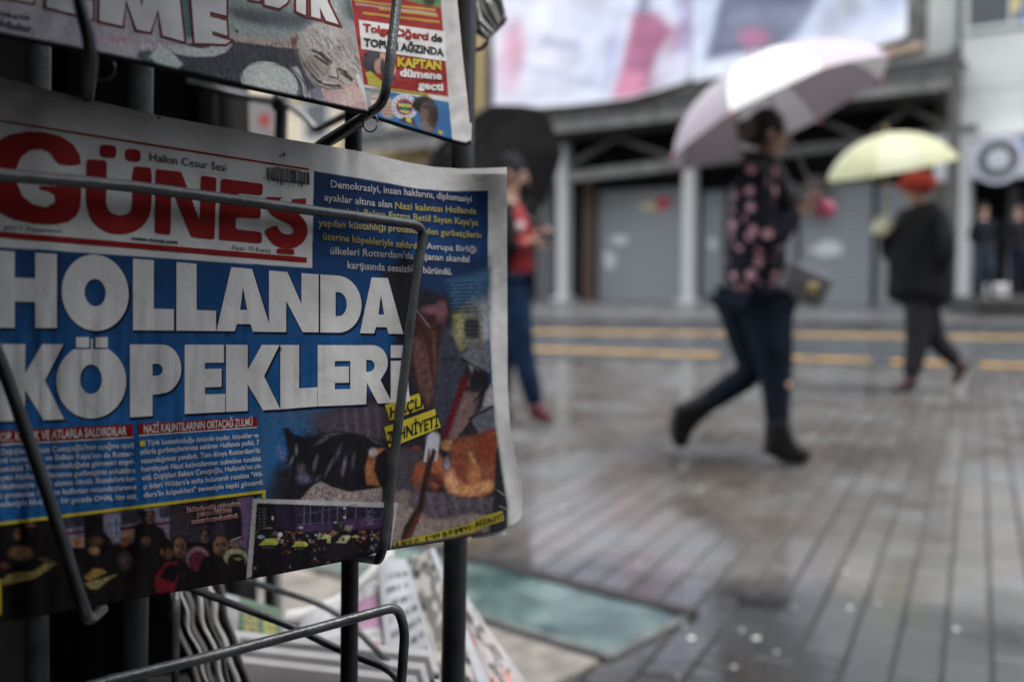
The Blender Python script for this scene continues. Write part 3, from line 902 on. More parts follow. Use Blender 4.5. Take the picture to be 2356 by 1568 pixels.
def head_parts(parent, J, face, s, hair_m, hair='short'):
    c = Vector(J['head']); f = Vector(face).normalized(); up = Vector((0, 0, 1)); sd = f.cross(up)
    k = s
    for sg in (-1, 1):
        MB().ball(c + f * .083 * k + sd * .03 * sg * k + up * .006 * k, .010 * k).build('eye', M_eye, parent, smooth=True)
        e = MB(); Mx = Matrix((f, sd, up)).transposed()
        e.ball(c + sd * .083 * sg * k - f * .005 * k - up * .005 * k, .018 * k, .009 * k, .03 * k, M=Mx).build('ear', M_skin, parent, smooth=True)
    MB().ball(c + f * .082 * k - up * .052 * k, .008 * k, .022 * k, .006 * k, M=Matrix((f, sd, up)).transposed()).build('mouth', M_lip, parent, smooth=True)
    mb = MB(); n = 20; Mx = Matrix((f, sd, up)).transposed()
    rows = []
    for j in range(11):
        th = math.radians(4 + 11.5 * j)
        row = []
        for i in range(n):
            a = 2 * math.pi * i / n
            front = max(0, math.cos(a))
            t = th * (1 - .38 * front)
            r = 1 + .03 * math.sin(5 * a + j)
            p = Vector((.098 * math.sin(t) * math.cos(a) * r - .012, .089 * math.sin(t) * math.sin(a) * r, .122 * math.cos(t) * r))
            row.append(c + up * .012 * k + (Mx @ p) * k)
        rows.append(row)
    for j, row in enumerate(rows):
        mb.v += [tuple(p) for p in row]
        if j:
            for i in range(n):
                q = (i + 1) % n; mb.f.append(((j - 1) * n + i, j * n + i, j * n + q, (j - 1) * n + q))
    mb.f.append(tuple(range(n)))
    mb.build('hair', hair_m, parent, smooth=True)

def person(label, d0, J2, face, mats, s=1.0, group=None, floor=0.0, coat_long=0, build=('shoe', 'shoe'), hands=None, hood=False):
    """J2: joint name -> (px, py, dd). Positions come from the photo at distance d0, dd moves them across"""
    J = {}
    for k, (x, y, dd) in J2.items():
        p = P(x, y, d0); J[k] = Vector((p[0], p[1] + dd, p[2]))
    root = empty('person', (J['pelvis'].x, J['pelvis'].y, floor)); tag(root, label, 'person', group)
    f = Vector(face).normalized()
    V = [J['pelvis'], J['waist'], J['chest'], J['neckbase'], J['neck'], J['head'] - Vector((0, 0, .055 * s)) + f * .012, J['head'], J['head'] + Vector((0, 0, .055 * s)),
         J['head'] + f * .098 * s - Vector((0, 0, .018 * s))]
    E = [(0, 1), (1, 2), (2, 3), (3, 4), (4, 5), (5, 6), (6, 7), (6, 8)]
    R = [.10, .09, .10, .06, .048, .062, .078, .06, .013]
    for sd in ('n', 'f'):
        b = len(V); V += [J['sh_' + sd], J['el_' + sd], J['wr_' + sd]]; E += [(2, b), (b, b + 1), (b + 1, b + 2)]; R += [.052, .04, .027]
        b = len(V); V += [J['hip_' + sd], J['kn_' + sd], J['an_' + sd]]; E += [(0, b), (b, b + 1), (b + 1, b + 2)]; R += [.075, .055, .04]
    skin_mesh('body', V, E, [r * s for r in R], M_skin, root)
    # trousers
    V = [J['pelvis']]; E = []; R = [.115]
    for sd in ('n', 'f'):
        b = len(V); mid = J['hip_' + sd].lerp(J['kn_' + sd], .5); m2 = J['kn_' + sd].lerp(J['an_' + sd], .4); V += [J['hip_' + sd], mid, J['kn_' + sd], m2, J['an_' + sd]]
        E += [(0, b), (b, b + 1), (b + 1, b + 2), (b + 2, b + 3), (b + 3, b + 4)]; R += mats.get('leg_r', [.10, .088, .068, .062, .05])
    skin_mesh('trousers', V, E, [r * s for r in R], mats['trousers'], root)
    # jacket
    hem = J['hem']
    V = [J['chest'], J['neckbase'], J['waist'], J['pelvis'] + Vector((0, 0, .03)), hem]
    E = [(0, 1), (0, 2), (2, 3), (3, 4)]; R = list(mats.get('coat_r', [.135, .075, .125, .135, .14]))
    for sd in ('n', 'f'):
        b = len(V); V += [J['sh_' + sd], J['el_' + sd], J['el_' + sd].lerp(J['wr_' + sd], .55), J['el_' + sd].lerp(J['wr_' + sd], .93)]
        E += [(0, b), (b, b + 1), (b + 1, b + 2), (b + 2, b + 3)]; R += mats.get('arm_r', [.075, .058, .05, .042])
    skin_mesh(mats.get('coat_name', 'jacket'), V, E, [r * s for r in R], mats['coat'], root)
    for sd in ('n', 'f'):
        a, h, t = J['an_' + sd], J['heel_' + sd], J['toe_' + sd]
        top = a + (J['kn_' + sd] - a).normalized() * (mats.get('boot_h', .04))
        mid = h.lerp(t, .5)
        Vb = [a, top, h, mid, t]; Eb = [(0, 1), (0, 2), (0, 3), (3, 4)]
        fl = floor + .006 if (h.z < floor + .12 and t.z < floor + .12) else floor + .006
        o = skin_mesh(mats.get('shoe_name', 'shoe'), Vb, Eb, [r * s for r in mats.get('shoe_r', [.055, .055, .038, .042, .036])], mats['shoe'], root, floor=fl)
    head_parts(root, J, f, s, mats['hair'])
    for sd in ('n', 'f'):
        e, w = J['el_' + sd], J['wr_' + sd]
        hd = hands[sd] if hands else None
        fw_ = Vector(hd[0]) if hd else (w - e)
        make_hand(root, w, fw_, hd[1] if hd else (f if abs(f.z) < .9 else Vector((1, 0, 0))), grip=hd[2] if hd else .45, s=s)
    return root, J

def umbrella(label, center, axis, R, H, cols, shaft_to, handle_m, rib_m, tip_m=None, n=8, knob=None, twist=0.0, trans=.45):
    ax = Vector(axis).normalized(); e1 = ax.orthogonal().normalized()
    e1 = (Vector((1, 0, 0)) - ax * ax.x).normalized(); e2 = ax.cross(e1)
    c = Vector(center); root = empty('umbrella', c); tag(root, label, 'umbrella')
    def pt(a, t, drop=0):
        r = R * math.sin(t * 1.25) / math.sin(1.25); h = H * (math.cos(t * 1.45) - math.cos(1.45)) / (1 - math.cos(1.45))
        return c + (e1 * math.cos(a) + e2 * math.sin(a)) * r + ax * (h - drop)
    for k in range(n):
        a0, a1 = 2 * math.pi * k / n + twist, 2 * math.pi * (k + 1) / n + twist
        rows = []
        for j in range(9):
            t = .02 + .98 * j / 8; row = []
            for i in range(9):
                u = i / 8; q = 4 * u * (1 - u)
                p = pt(a0 + (a1 - a0) * u, t * (1 - .05 * q * t))
                flat = pt(a0, t).lerp(pt(a1, t), u)
                p = p.lerp(flat, .55) + ax * (-.012 * q * t)
                row.append(tuple(p))
            rows.append(row)
        top = np.array(rows)
        o = grid_obj('canopy_panel', top, cols[k % len(cols)], root)
        mb = MB(); pts = [pt(a0, j / 10) - ax * .006 for j in range(11)]
        mb.tube(pts, .0035, 5).build('rib', rib_m, root, smooth=True)
        st = MB().tube([c + ax * (H * .45), pt(a0, .55) - ax * .008], .003, 5).build('stretcher', rib_m, root, smooth=True)
        tp = pt(a0, 1.0); MB().tube([tp, tp + (tp - pt(a0, .9)).normalized() * .022], .007, 6).build('rib_tip', tip_m or rib_m, root, smooth=True)
    MB().tube([c + ax * (H + .055), c + ax * (H - .01)], [.006, .012], 8).build('ferrule', tip_m or rib_m, root, smooth=True)
    s2 = Vector(shaft_to)
    MB().tube([c + ax * H, s2], .006, 8).build('shaft', rib_m, root, smooth=True)
    d = (s2 - c).normalized()
    if knob:
        MB().tube([s2, s2 + d * .05], [.012, .014], 10).build('handle', handle_m, root, smooth=True)
        MB().ball(s2 + d * .08 + Vector((.01, -.01, 0)), knob).build('handle_knob', handle_m, root, smooth=True)
    else:
        pts = [s2 - d * .04, s2 + d * .06]; e = Vector((1, 0, 0))
        for q in range(1, 8):
            a = q / 7 * 3.1; pts.append(s2 + d * (.06 + .03 * math.sin(a)) + e * .03 * (1 - math.cos(a)))
        MB().tube(pts, .011, 8).build('handle', handle_m, root, smooth=True)
    settle(root, root.location)
    return root

# --- floral jacket pattern
def floral():
    m = mat('floral_jacket', (.018, .018, .026), .8, spec=.12, var=.2, scale=10, bump=.2, bscale=120)
    t = m.node_tree; N = t.nodes; L = t.links; b = N['Principled BSDF']
    tc = N.new('ShaderNodeTexCoord'); v = N.new('ShaderNodeTexVoronoi'); v.inputs['Scale'].default_value = 16; v.inputs['Randomness'].default_value = .8
    L.new(tc.outputs['Object'], v.inputs['Vector'])
    n = N.new('ShaderNodeTexNoise'); n.inputs['Scale'].default_value = 60; L.new(tc.outputs['Object'], n.inputs['Vector'])
    a = N.new('ShaderNodeMath'); a.operation = 'MULTIPLY_ADD'; a.inputs[1].default_value = .25; L.new(n.outputs['Fac'], a.inputs[0]); L.new(v.outputs['Distance'], a.inputs[2])
    r = N.new('ShaderNodeValToRGB'); r.color_ramp.elements[0].position = .44; r.color_ramp.elements[0].color = (.74, .42, .46, 1)
    r.color_ramp.elements[1].position = .55; r.color_ramp.elements[1].color = (.016, .017, .026, 1)
    L.new(a.outputs[0], r.inputs[0])
    sp = N.new('ShaderNodeSeparateColor'); L.new(v.outputs['Color'], sp.inputs[0])
    g = N.new('ShaderNodeMath'); g.operation = 'GREATER_THAN'; g.inputs[1].default_value = .30; L.new(sp.outputs[0], g.inputs[0])
    mx = N.new('ShaderNodeMix'); mx.data_type = 'RGBA'; L.new(g.outputs[0], mx.inputs[0]); mx.inputs[6].default_value = (.016, .017, .026, 1); L.new(r.outputs[0], mx.inputs[7])
    L.new(mx.outputs[2], b.inputs['Base Color'])
    return m
M_hairb = mat('dark_brown_hair', (.018, .014, .012), .5, spec=.25, var=.4, scale=40, bump=.5, bscale=150, stretch=(1, 1, .15))
M_blk = mat('black_cloth', (.014, .014, .017), .75, spec=.12, var=.3, scale=12, bump=.2, bscale=150)
M_jean = mat('dark_denim', (.008, .014, .026), .75, spec=.12, var=.35, scale=9, bump=.2, bscale=200)
M_jeanb = mat('blue_denim', (.008, .024, .058), .75, spec=.12, var=.35, scale=9, bump=.2, bscale=200)
M_boot = mat('black_leather', (.009, .009, .010), .4, spec=.2, var=.2, bump=.1)
M_redsh = mat('oxblood_shoe', (.09, .014, .02), .4, var=.2)
M_redbr = mat('red_brown_shoe', (.06, .025, .022), .4, var=.2)
M_char = mat('charcoal_trousers', (.03, .03, .035), .8, spec=.12, var=.25, bump=.2, bscale=150)
M_red = mat('red_shirt', (.27, .008, .013), .65, var=.15, bump=.15, bscale=80)
M_grey = mat('grey_metal', (.35, .35, .36), .35, metal=.8)
M_fl = floral()
M_hairt = mat('lit_top_hair', (.15, .115, .095), .6, spec=.25, var=.45, scale=40, bump=.5, bscale=150, stretch=(1, 1, .15))  # light on the crown is put into this paler hair colour

J = dict(pelvis=(1735, 668, 0), waist=(1744, 585, 0), chest=(1738, 478, 0), neckbase=(1748, 408, 0), neck=(1757, 378, 0), head=(1768, 312, 0), hem=(1716, 678, 0),
         sh_n=(1722, 428, -.16), el_n=(1738, 566, -.2), wr_n=(1826, 478, -.09), sh_f=(1758, 428, .16), el_f=(1782, 566, .19), wr_f=(1828, 492, .06),
         hip_n=(1752, 700, -.08), kn_n=(1776, 872, -.08), an_n=(1779, 1010, -.08), heel_n=(1764, 1042, -.08), toe_n=(1858, 1044, -.08),
         hip_f=(1716, 700, .08), kn_f=(1742, 860, .08), an_f=(1592, 958, .08), heel_f=(1558, 958, .08), toe_f=(1576, 1040, .08))
wm, WJ = person('woman in black floral jacket walking under the white umbrella in ankle boots', 4.76, J, (1, -.05, -.02),
       dict(trousers=M_jean, coat=M_fl, shoe=M_boot, hair=M_hairb, shoe_name='boot', boot_h=.13, shoe_r=[.062, .066, .050, .055, .046],
            coat_r=[.165, .075, .14, .155, .145], leg_r=[.132, .112, .076, .066, .050], arm_r=[.09, .08, .07, .05]), s=1.0,
       hands=dict(n=((.75, 0, .65), (-.65, 0, .75), 1.0), f=((.7, -.2, .6), (-.6, 0, .75), 1.0)))
h = WJ['head']
# long hair falling over the shoulder and a loose fluffy top
skin_mesh('long_hair', [h + Vector((-.03, -.03, -.04)), h + Vector((-.045, -.06, -.13)), h + Vector((0.0, -.10, -.22)), h + Vector((.045, -.14, -.31)), h + Vector((.085, -.16, -.41)), h + Vector((-.08, .04, -.16))],
          [(0, 1), (1, 2), (2, 3), (3, 4), (0, 5)], [.075, .082, .075, .062, .03, .06], M_hairb, wm)
skin_mesh('loose_top_hair', [h + Vector((-.055, 0, .055)), h + Vector((-.12, 0, .01)), h + Vector((.012, -.01, .092)), h + Vector((-.075, 0, -.05))], [(0, 1), (0, 2), (0, 3)], [.085, .07, .04, .085], M_hairt, wm)
MB().tube([WJ['kn_n'] + Vector((.036, -.04, -.03)), WJ['kn_n'] + Vector((.038, -.04, .0))], [.022, .022], 8).build('torn_knee', M_skin, wm, smooth=True)
settle(wm, wm.location)

M_bag = mat('grey_bag_leather', (.13, .135, .145), .35, var=.3, scale=8, bump=.1)
M_gold = mat('gold_clasp', (.65, .5, .22), .3, metal=.7)
bg_ = P(1848, 655, 4.62); hb = empty('handbag', bg_); tag(hb, 'dark grey shoulder bag with gold clasp at the hip of the floral jacket woman', 'handbag')
Mx = Matrix.Rotation(math.radians(24), 4, 'Y')
b = Vector(bg_)
def bx(c, sx, sy, sz, name, m, bev=.02):
    M2 = Matrix.Translation(b) @ Mx
    return MB().box(c[0] - sx, c[0] + sx, c[1] - sy, c[1] + sy, c[2] - sz, c[2] + sz, M=M2).build(name, m, hb, bevel=bev)
bx((0, 0, 0), .115, .045, .075, 'bag_body', M_bag, .025); bx((.002, -.035, .03), .105, .018, .05, 'flap', M_bag, .012); bx((.03, -.058, .0), .022, .006, .02, 'clasp', M_gold, .004)
MB().tube(curve_pts([b + Vector((-.09, 0, .10)), b + Vector((-.14, .03, .3)), WJ['sh_n'] + Vector((.02, -.07, .07)), WJ['sh_n'] + Vector((-.01, .1, .09))]), .006, 6).build('strap', M_bag, hb, smooth=True)
settle(hb, hb.location)

def cloth(name, c, trans=.5, rough=.5):
    return mat(name, c, rough, var=.05, scale=6, trans=trans)
uc = P(1790, 268, 4.70)
umbrella('white and pale mauve umbrella with pink tips held by the woman in boots', uc, (-.38, .17, .92), .55, .29,
         [cloth('umbrella_white', (.84, .84, .86), .08), cloth('umbrella_mauve', (.46, .40, .45), .07)], WJ['wr_n'] + Vector((.075, .0, .06)), mat('pink_handle', (.75, .16, .28), .4), M_grey,
         mat('pink_tip', (.6, .12, .2), .4), knob=.045, twist=.1 + math.pi / 4)

# --- man with the yellow umbrella
M_coat = mat('black_coat', (.010, .0105, .013), .7, spec=.12, var=.3, scale=6, bump=.25, bscale=90)
J = dict(pelvis=(2118, 672, 0), waist=(2116, 610, 0), chest=(2121, 535, 0), neckbase=(2122, 480, 0), neck=(2118, 468, 0), head=(2110, 436, 0), hem=(2110, 712, 0),
         sh_n=(2136, 505, -.19), el_n=(2142, 592, -.22), wr_n=(2118, 640, -.10), sh_f=(2100, 505, .19), el_f=(2066, 596, .1), wr_f=(2044, 524, .02),
         hip_n=(2106, 690, -.09), kn_n=(2100, 785, -.09), an_n=(2084, 868, -.09), heel_n=(2090, 888, -.09), toe_n=(2040, 890, -.09),
         hip_f=(2134, 690, .09), kn_f=(2158, 778, .09), an_f=(2216, 836, .09), heel_f=(2236, 840, .09), toe_f=(2204, 888, .09))
ym, YJ = person('man in black coat and red beanie walking left under the yellow umbrella', 7.7, J, (-1, -.12, -.08),
       dict(trousers=M_char, coat=M_coat, coat_name='coat', shoe=M_redbr, hair=M_hairb, coat_r=[.24, .14, .25, .26, .27], arm_r=[.115, .10, .085, .07], leg_r=[.125, .115, .095, .085, .07]), s=1.0,
       hands=dict(n=((-.6, 0, -.6), (0, -1, 0), .6), f=((-.5, -.1, .85), (.7, 0, .4), 1.0)))
h = YJ['head']
skin_mesh('collar', [YJ['neckbase'] + Vector((.02, 0, -.03)), YJ['neckbase'] + Vector((.02, 0, .035)), YJ['neck'] + Vector((.03, 0, .01))], [(0, 1), (1, 2)], [.12, .10, .085], M_coat, ym)
bn = MB(); bn.ball(h + Vector((.005, 0, .05)), .145, .135, .095); bn.ball(h + Vector((-.09, 0, .035)), .075, .08, .022)
bn.build('beanie', mat('red_beanie', (.50, .05, .045), .85, bump=.5, bscale=200), ym, smooth=True)
settle(ym, ym.location)
uc = P(2050, 388, 7.6)
hy = YJ['wr_f']
umbrella('pale yellow umbrella held above the man in the red beanie', uc, (-.19, -.10, .95), .485, .27, [cloth('umbrella_yellow', (.66, .69, .43), .4), cloth('umbrella_pale_yellow', (.72, .75, .54), .4)],
         hy + Vector((-.02, -.02, .09)), mat('pale_handle', (.6, .6, .45), .4), mat('ochre_rib', (.5, .36, .05), .4), mat('ochre_tip', (.55, .4, .08), .4), twist=.2)
pk = MB().box(-.05, .05, -.035, .035, -.07, .06, M=Matrix.Translation(Vector(P(2027, 520, 7.62))) @ Matrix.Rotation(.35, 4, 'Y')).build('paper_packet', mat('pale_yellow_packet', (.72, .72, .5), .6, var=.3, scale=14), bevel=.015)
tag(pk, 'pale yellow paper packet in the raised hand of the man in the coat', 'packet')

# --- man behind the rack with the black umbrella
J = dict(pelvis=(1178, 645, 0), waist=(1176, 590, 0), chest=(1174, 525, 0), neckbase=(1172, 470, 0), neck=(1174, 455, 0), head=(1181, 403, 0), hem=(1177, 655, 0),
         sh_n=(1158, 492, -.17), el_n=(1166, 578, -.2), wr_n=(1216, 556, -.12), sh_f=(1188, 492, .17), el_f=(1196, 580, .18), wr_f=(1224, 540, .05),
         hip_n=(1182, 662, -.08), kn_n=(1200, 800, -.08), an_n=(1232, 932, -.08), heel_n=(1226, 958, -.08), toe_n=(1272, 962, -.08),
         hip_f=(1172, 662, .08), kn_f=(1160, 800, .08), an_f=(1148, 934, .08), heel_f=(1140, 958, .08), toe_f=(1182, 963, .08))
M_blkj = mat('black_jacket', (.010, .010, .011), .6, spec=.12, var=.2, bump=.2, bscale=100)
lm, LJ = person('man in red shirt and black jacket looking at a phone under a black umbrella', 6.0, J, (1, -.25, -.15),
       dict(trousers=M_jeanb, coat=M_red, coat_name='shirt', shoe=M_redsh, hair=M_blk, coat_r=[.15, .07, .145, .14, .13], arm_r=[.065, .05, .04, .034], leg_r=[.11, .095, .078, .07, .06]), s=1.0,
       hands=dict(n=((1, 0, .1), (0, 0, 1), .9), f=((.8, -.2, .5), (-.5, 0, .8), 1.0)))
V = [LJ['chest'] + Vector((-.03, .01, .02)), LJ['neckbase'] + Vector((-.03, 0, 0)), LJ['waist'] + Vector((-.06, 0, 0)), LJ['pelvis'] + Vector((-.05, 0, -.05))]
E = [(0, 1), (0, 2), (2, 3)]; R = [.164, .085, .158, .16]
for sd in ('n', 'f'):
    q = len(V); V += [LJ['sh_' + sd], LJ['el_' + sd], LJ['el_' + sd].lerp(LJ['wr_' + sd], .6)]; E += [(0, q), (q, q + 1), (q + 1, q + 2)]; R += [.085, .072, .06]
skin_mesh('jacket', V, E, R, M_blkj, lm)
lg = LJ['chest'] + Vector((.055, -.165, .0)); MB().ball(lg, .032, .008, .032).build('chest_badge', mat('white_badge', (.75, .6, .62), .5), lm, smooth=True)
h = LJ['head']
MB().ball(h + Vector((.055, -.0, -.075)), .045, .06, .05).build('beard', M_blk, lm, smooth=True)
settle(lm, lm.location)
ph = MB().box(-.035, .035, -.006, .006, -.07, .07, M=Matrix.Translation(LJ['wr_n'] + Vector((.09, -.02, .06))) @ Matrix.Rotation(-.5, 4, 'Y') @ Matrix.Rotation(1.2, 4, 'Z')).build('phone', M_boot, bevel=.004)
tag(ph, 'black phone in the hand of the man in the red shirt', 'phone')
hf = LJ['wr_f'] + Vector((.04, 0, .05))
ax = Vector((-.50, .58, .52)).normalized()
umbrella('large black umbrella leaning on the shoulder of the man in the red shirt', hf + ax * .55, ax, .56, .24, [cloth('umbrella_black', (.028, .027, .03), .08), cloth('umbrella_black2', (.034, .033, .036), .08)],
         hf, M_blkj, M_grey, M_grey)

# --- two people in the doorway
def standing(label, cx, top, d0, floor, mats, face, s):
    u = (d0 / FPX)
    def y(z): return 632 + (CAM_H - z) * FPX / d0
    H = 1.72 * s
    X = lambda m_: cx + m_ / u
    J = dict(pelvis=(cx, y(floor + .93 * s), 0), waist=(cx, y(floor + 1.08 * s), 0), chest=(cx, y(floor + 1.27 * s), 0), neckbase=(cx, y(floor + 1.43 * s), 0), neck=(cx, y(floor + 1.49 * s), 0),
             head=(cx, y(floor + 1.61 * s), 0), hem=(cx, y(floor + .86 * s), 0))
    for sd, g in (('n', -1), ('f', 1)):
        J['sh_' + sd] = (X(.18 * g), y(floor + 1.38 * s), 0); J['el_' + sd] = (X(.25 * g), y(floor + 1.12 * s), .03); J['wr_' + sd] = (X(.14 * g), y(floor + .95 * s), -.02)
        J['hip_' + sd] = (X(.09 * g), y(floor + .88 * s), 0); J['kn_' + sd] = (X(.11 * g), y(floor + .48 * s), -.02 if g < 0 else -.08); J['an_' + sd] = (X(.12 * g), y(floor + .09 * s), 0)
        J['heel_' + sd] = (X(.12 * g), y(floor + .045), .03); J['toe_' + sd] = (X(.14 * g), y(floor + .045), -.15)
    r, q = person(label, d0, J, face, mats, s=s, floor=floor)
    settle(r, r.location)
standing('person in dark jacket and washed jeans standing left in the shop doorway', 2264, 0, 19.3, PZ, dict(trousers=mat('washed_denim', (.03, .045, .06), .8, spec=.15, var=.4), coat=mat('navy_jacket', (.010, .012, .02), .8, spec=.15), shoe=M_boot, hair=M_blk), (.1, -1, 0), 1.05)
standing('person in black jacket and dark jeans at the far right of the doorway', 2343, 0, 19.2, PZ, dict(trousers=M_jean, coat=M_blk, shoe=M_boot, hair=M_blk), (-.2, -1, 0), 1.05)

# ================================================================== KIOSK AND RACK
M_kiosk = mat('kiosk_dark_panel', (.012, .0115, .011), .7, spec=.15, var=.4, scale=4, bump=.1)
M_tin = mat('awning_underside', (.05, .05, .048), .7, var=.2, scale=3)
kq = empty('kiosk', (-1.3, 1.6, 0)); tag(kq, 'dark kiosk booth beside the newspaper rack with a wide flat awning', 'kiosk')
def kx(px, d): return (px - 1178) / FPX * d
# booth body behind the left part of the rack
xr = kx(548, 1.75)
MB().box(-3.2, xr, 1.72, 1.86, 0, 2.45).build('booth_wall', M_kiosk, kq, bevel=.01)
for k in range(5):
    x = xr - .03 - k * .22
    MB().box(x - .012, x + .012, 1.69, 1.717, .1, 2.3).build('wall_batten', M_kiosk, kq)
MB().box(-3.2, xr, 1.6, 1.715, .42, .46).build('counter', M_kiosk, kq, bevel=.005)
MB().box(-3.2, -.36, -2.6, 1.9, 1.95, 2.0).build('awning', M_tin, kq)
MB().box(-3.2, -.8, -1.6, 1.69, 0, 1.949).build('side_counter', M_kiosk, kq)
for x in (.3,):
    MB().tube([(x, -1.85, 0), (x, -1.85, 1.949)], .02, 10).build('awning_post', M_kiosk, kq, smooth=True)
MB().box(.30, .33, -1.0, -.05, 0, 1.949).build('side_light_block', M_kiosk, kq)  # unseen panel added to keep light off the left of the papers
MB().box(-.8, .35, -1.03, -1.0, 0, 1.949).build('back_light_block', M_kiosk, kq)  # unseen closure added behind the camera to cut light on the papers
MB().box(-1.2, -.07, -.6, .62, 1.2, 1.215).build('hood_light_block', M_kiosk, kq)  # unseen board added above the papers to shade their left side
settle(kq, kq.location)

nb = empty('shopfront_building', (0, -3.2, 0)); tag(nb, 'brown plastered building close behind the kiosk on the near side of the street', 'building')
M_near = mat('brown_render', (.09, .08, .07), .8, var=.2, scale=2)
MB().box(-14, 34, -9, -2.9, 0, 9.5).build('near_building_wall', M_near, nb)
for k in range(12):
    for z in (.6, 3.7, 6.8):
        w = MB().box(-11.5 + k * 3.6, -9.9 + k * 3.6, -2.897, -2.86, z, z + 2.2).build('window', M_near, nb)
        MB().box(-11.4 + k * 3.6, -10.0 + k * 3.6, -2.858, -2.85, z + .1, z + 2.1).build('pane', M_win, w)
settle(nb, nb.location)

def tube_metal(name, c, r=.3):
    m = mat(name, c, r, var=.35, scale=60, bump=.12, bscale=400, spec=.6)
    return m
M_wire = tube_metal('painted_wire', (.050, .056, .060), .30)
M_post = tube_metal('painted_post', (.020, .022, .024), .36)
rack = empty('newspaper_rack', P(1042, 1568, .82) * np.array([1, 1, 0])); tag(rack, 'dark metal newspaper rack with bent wire holders carrying the daily papers', 'rack')
def dpl(x): return .523 * VPX / (VPX - x)
def post(x0, y0, d0, x1, y1, d1, r, m=M_post, ext=2.2):
    a, b = Vector(P(x0, y0, d0)), Vector(P(x1, y1, d1))
    d = (a - b).normalized(); g = b - d * (b.z / d.z); t = a + d * .5
    MB().tube([tuple(g), tuple(b), tuple(a), tuple(t)], r, 20).build('post', m, rack, smooth=True)
post(1071, 0, .90, 1042, 1568, .84, .0103)
post(813, 300, .775, 803, 1560, .755, .0067)
post(325, 150, .80, 312, 1568, .80, .0095)
post(90, 110, .80, 84, 1568, .80, .009)
post(648, 230, 1.35, 644, 400, 1.36, .0085)
def wire(name, pts, r=.00325, bend=.02, m=M_wire, n=12, parent=rack):
    W_ = [P(*p) for p in pts]
    return MB().tube(bend_pts([tuple(p) for p in W_], bend, 8), r, n).build(name, m, parent, smooth=True)
wf = lambda x, y, g=.013: (x, y, dpl(x) - g)
# middle holder: loop over the front page
wire('holder_wire', [(-160, 388, dpl(-160) - .03), (0, 402, dpl(0) - .022), (300, 428, dpl(300) - .014), (600, 468, dpl(600) - .013), (880, 506, dpl(880) - .014), (978, 520, dpl(978) - .016),
                     (957, 640, dpl(957) - .016), (918, 960, dpl(918) - .016), (884, 1250, dpl(884) - .016), (872, 1288, dpl(872) - .010), (815, 1280, .748)], .0034, .012)
wire('holder_wire', [(-150, 560, .46), (-60, 690, .475), (6, 840, .49), (104, 1120, .505), (196, 1408, .535), (206, 1426, .556), (236, 1400, .60)], .0033, .012)
# upper holder
wire('holder_wire', [(926, -160, dpl(900) - .030), (914, 0, dpl(900) - .045), (896, 150, dpl(890) - .060), (884, 236, dpl(885) - .060), (842, 266, .665), (742, 336, .720)], .0033, .016)
wire('holder_stub', [(826, 280, .678), (741, 333, .728), (690, 372, .76)], .0044, .01)
rg = P(853, 283, .664); MB().tube([rg + np.array([.0062 * math.cos(a) * .8, -.002, .0062 * math.sin(a)]) for a in np.linspace(0, 6.2, 14)], .0007, 6).build('weld_ring', tube_metal('bright_ring', (.35, .33, .3), .3), rack, smooth=True)
wire('holder_wire', [(170, -160, .46), (182, 0, .455), (206, 95, .46), (210, 150, .475), (202, 230, .57), (200, 330, .72)], .0031, .012)
rg = P(238, 158, .50); MB().tube([rg + np.array([.006 * math.cos(a), -.001, .006 * math.sin(a)]) for a in np.linspace(-2.4, .6, 10)], .0008, 6).build('weld_ring', M_wire, rack, smooth=True)
# lower holder and shelf wires
wire('holder_wire', [(-200, 1700, .50), (250, 1566, .56), (520, 1500, .60), (760, 1436, .635), (915, 1393, .655), (932, 1450, .66), (914, 1700, .67)], .0033, .012)
wire('shelf_wire', [(400, 1338, .80), (677, 1442, .78), (782, 1495, .77), (920, 1545, .76), (960, 1700, .75)], .0031, .02)
wire('shelf_wire', [(520, 1320, 1.02), (733, 1386, 1.0), (800, 1425, .99), (915, 1545, .95)], .0032, .02)
wire('shelf_wire', [(407, 1340, .84), (405, 1445, .83), (400, 1700, .82)], .003, .01)
wire('shelf_wire', [(430, 190, 1.3), (560, 222, 1.32), (650, 236, 1.35)], .0055, .02)
wire('shelf_wire', [(655, 236, 1.35), (700, 268, 1.2), (728, 300, 1.1), (800, 262, 1.0)], .004, .02, m=mat('pale_wire', (.25, .26, .27), .3))
MB().ball(P(645, 236, 1.35), .014).build('post_knob', M_post, rack, smooth=True)
wire('bundle_hanger', [(1060, -60, .90), (1096, 20, .96), (1100, 60, .985)], .002, .01)
# bottom spring clip glimpsed under the stub
for k in range(5):
    x = 778 + k * 9
    wire('spring_coil', [(x, 345, .762), (x + 5, 368, .762)], .0011, .001, m=M_wire, n=6)
settle(rack, rack.location)

# white price card with a pink disc hanging in the gap
pc = empty('price_card', P(606, 300, 2.25)); tag(pc, 'small white card with a pink round mark seen through the rack', 'card')
MB().hexa([P(576, 345, 2.260), P(634, 345, 2.240), P(634, 345, 2.245), P(576, 345, 2.265), P(576, 228, 2.260), P(632, 222, 2.240), P(632, 222, 2.245), P(576, 228, 2.265)]).build('card_sheet', mat('card_white', (.70, .70, .70), .5, var=.05), pc)
q = [P(608 + 15 * math.cos(a), 277 + 17 * math.sin(a), 2.225) for a in np.linspace(0, 6.283, 25)[:-1]]
mesh_obj('pink_disc', [P(608, 277, 2.225)] + q, [(0, 1 + i, 1 + (i + 1) % 24) for i in range(24)], mat('pink_ink', (.80, .22, .22), .5), pc)
settle(pc, pc.location)

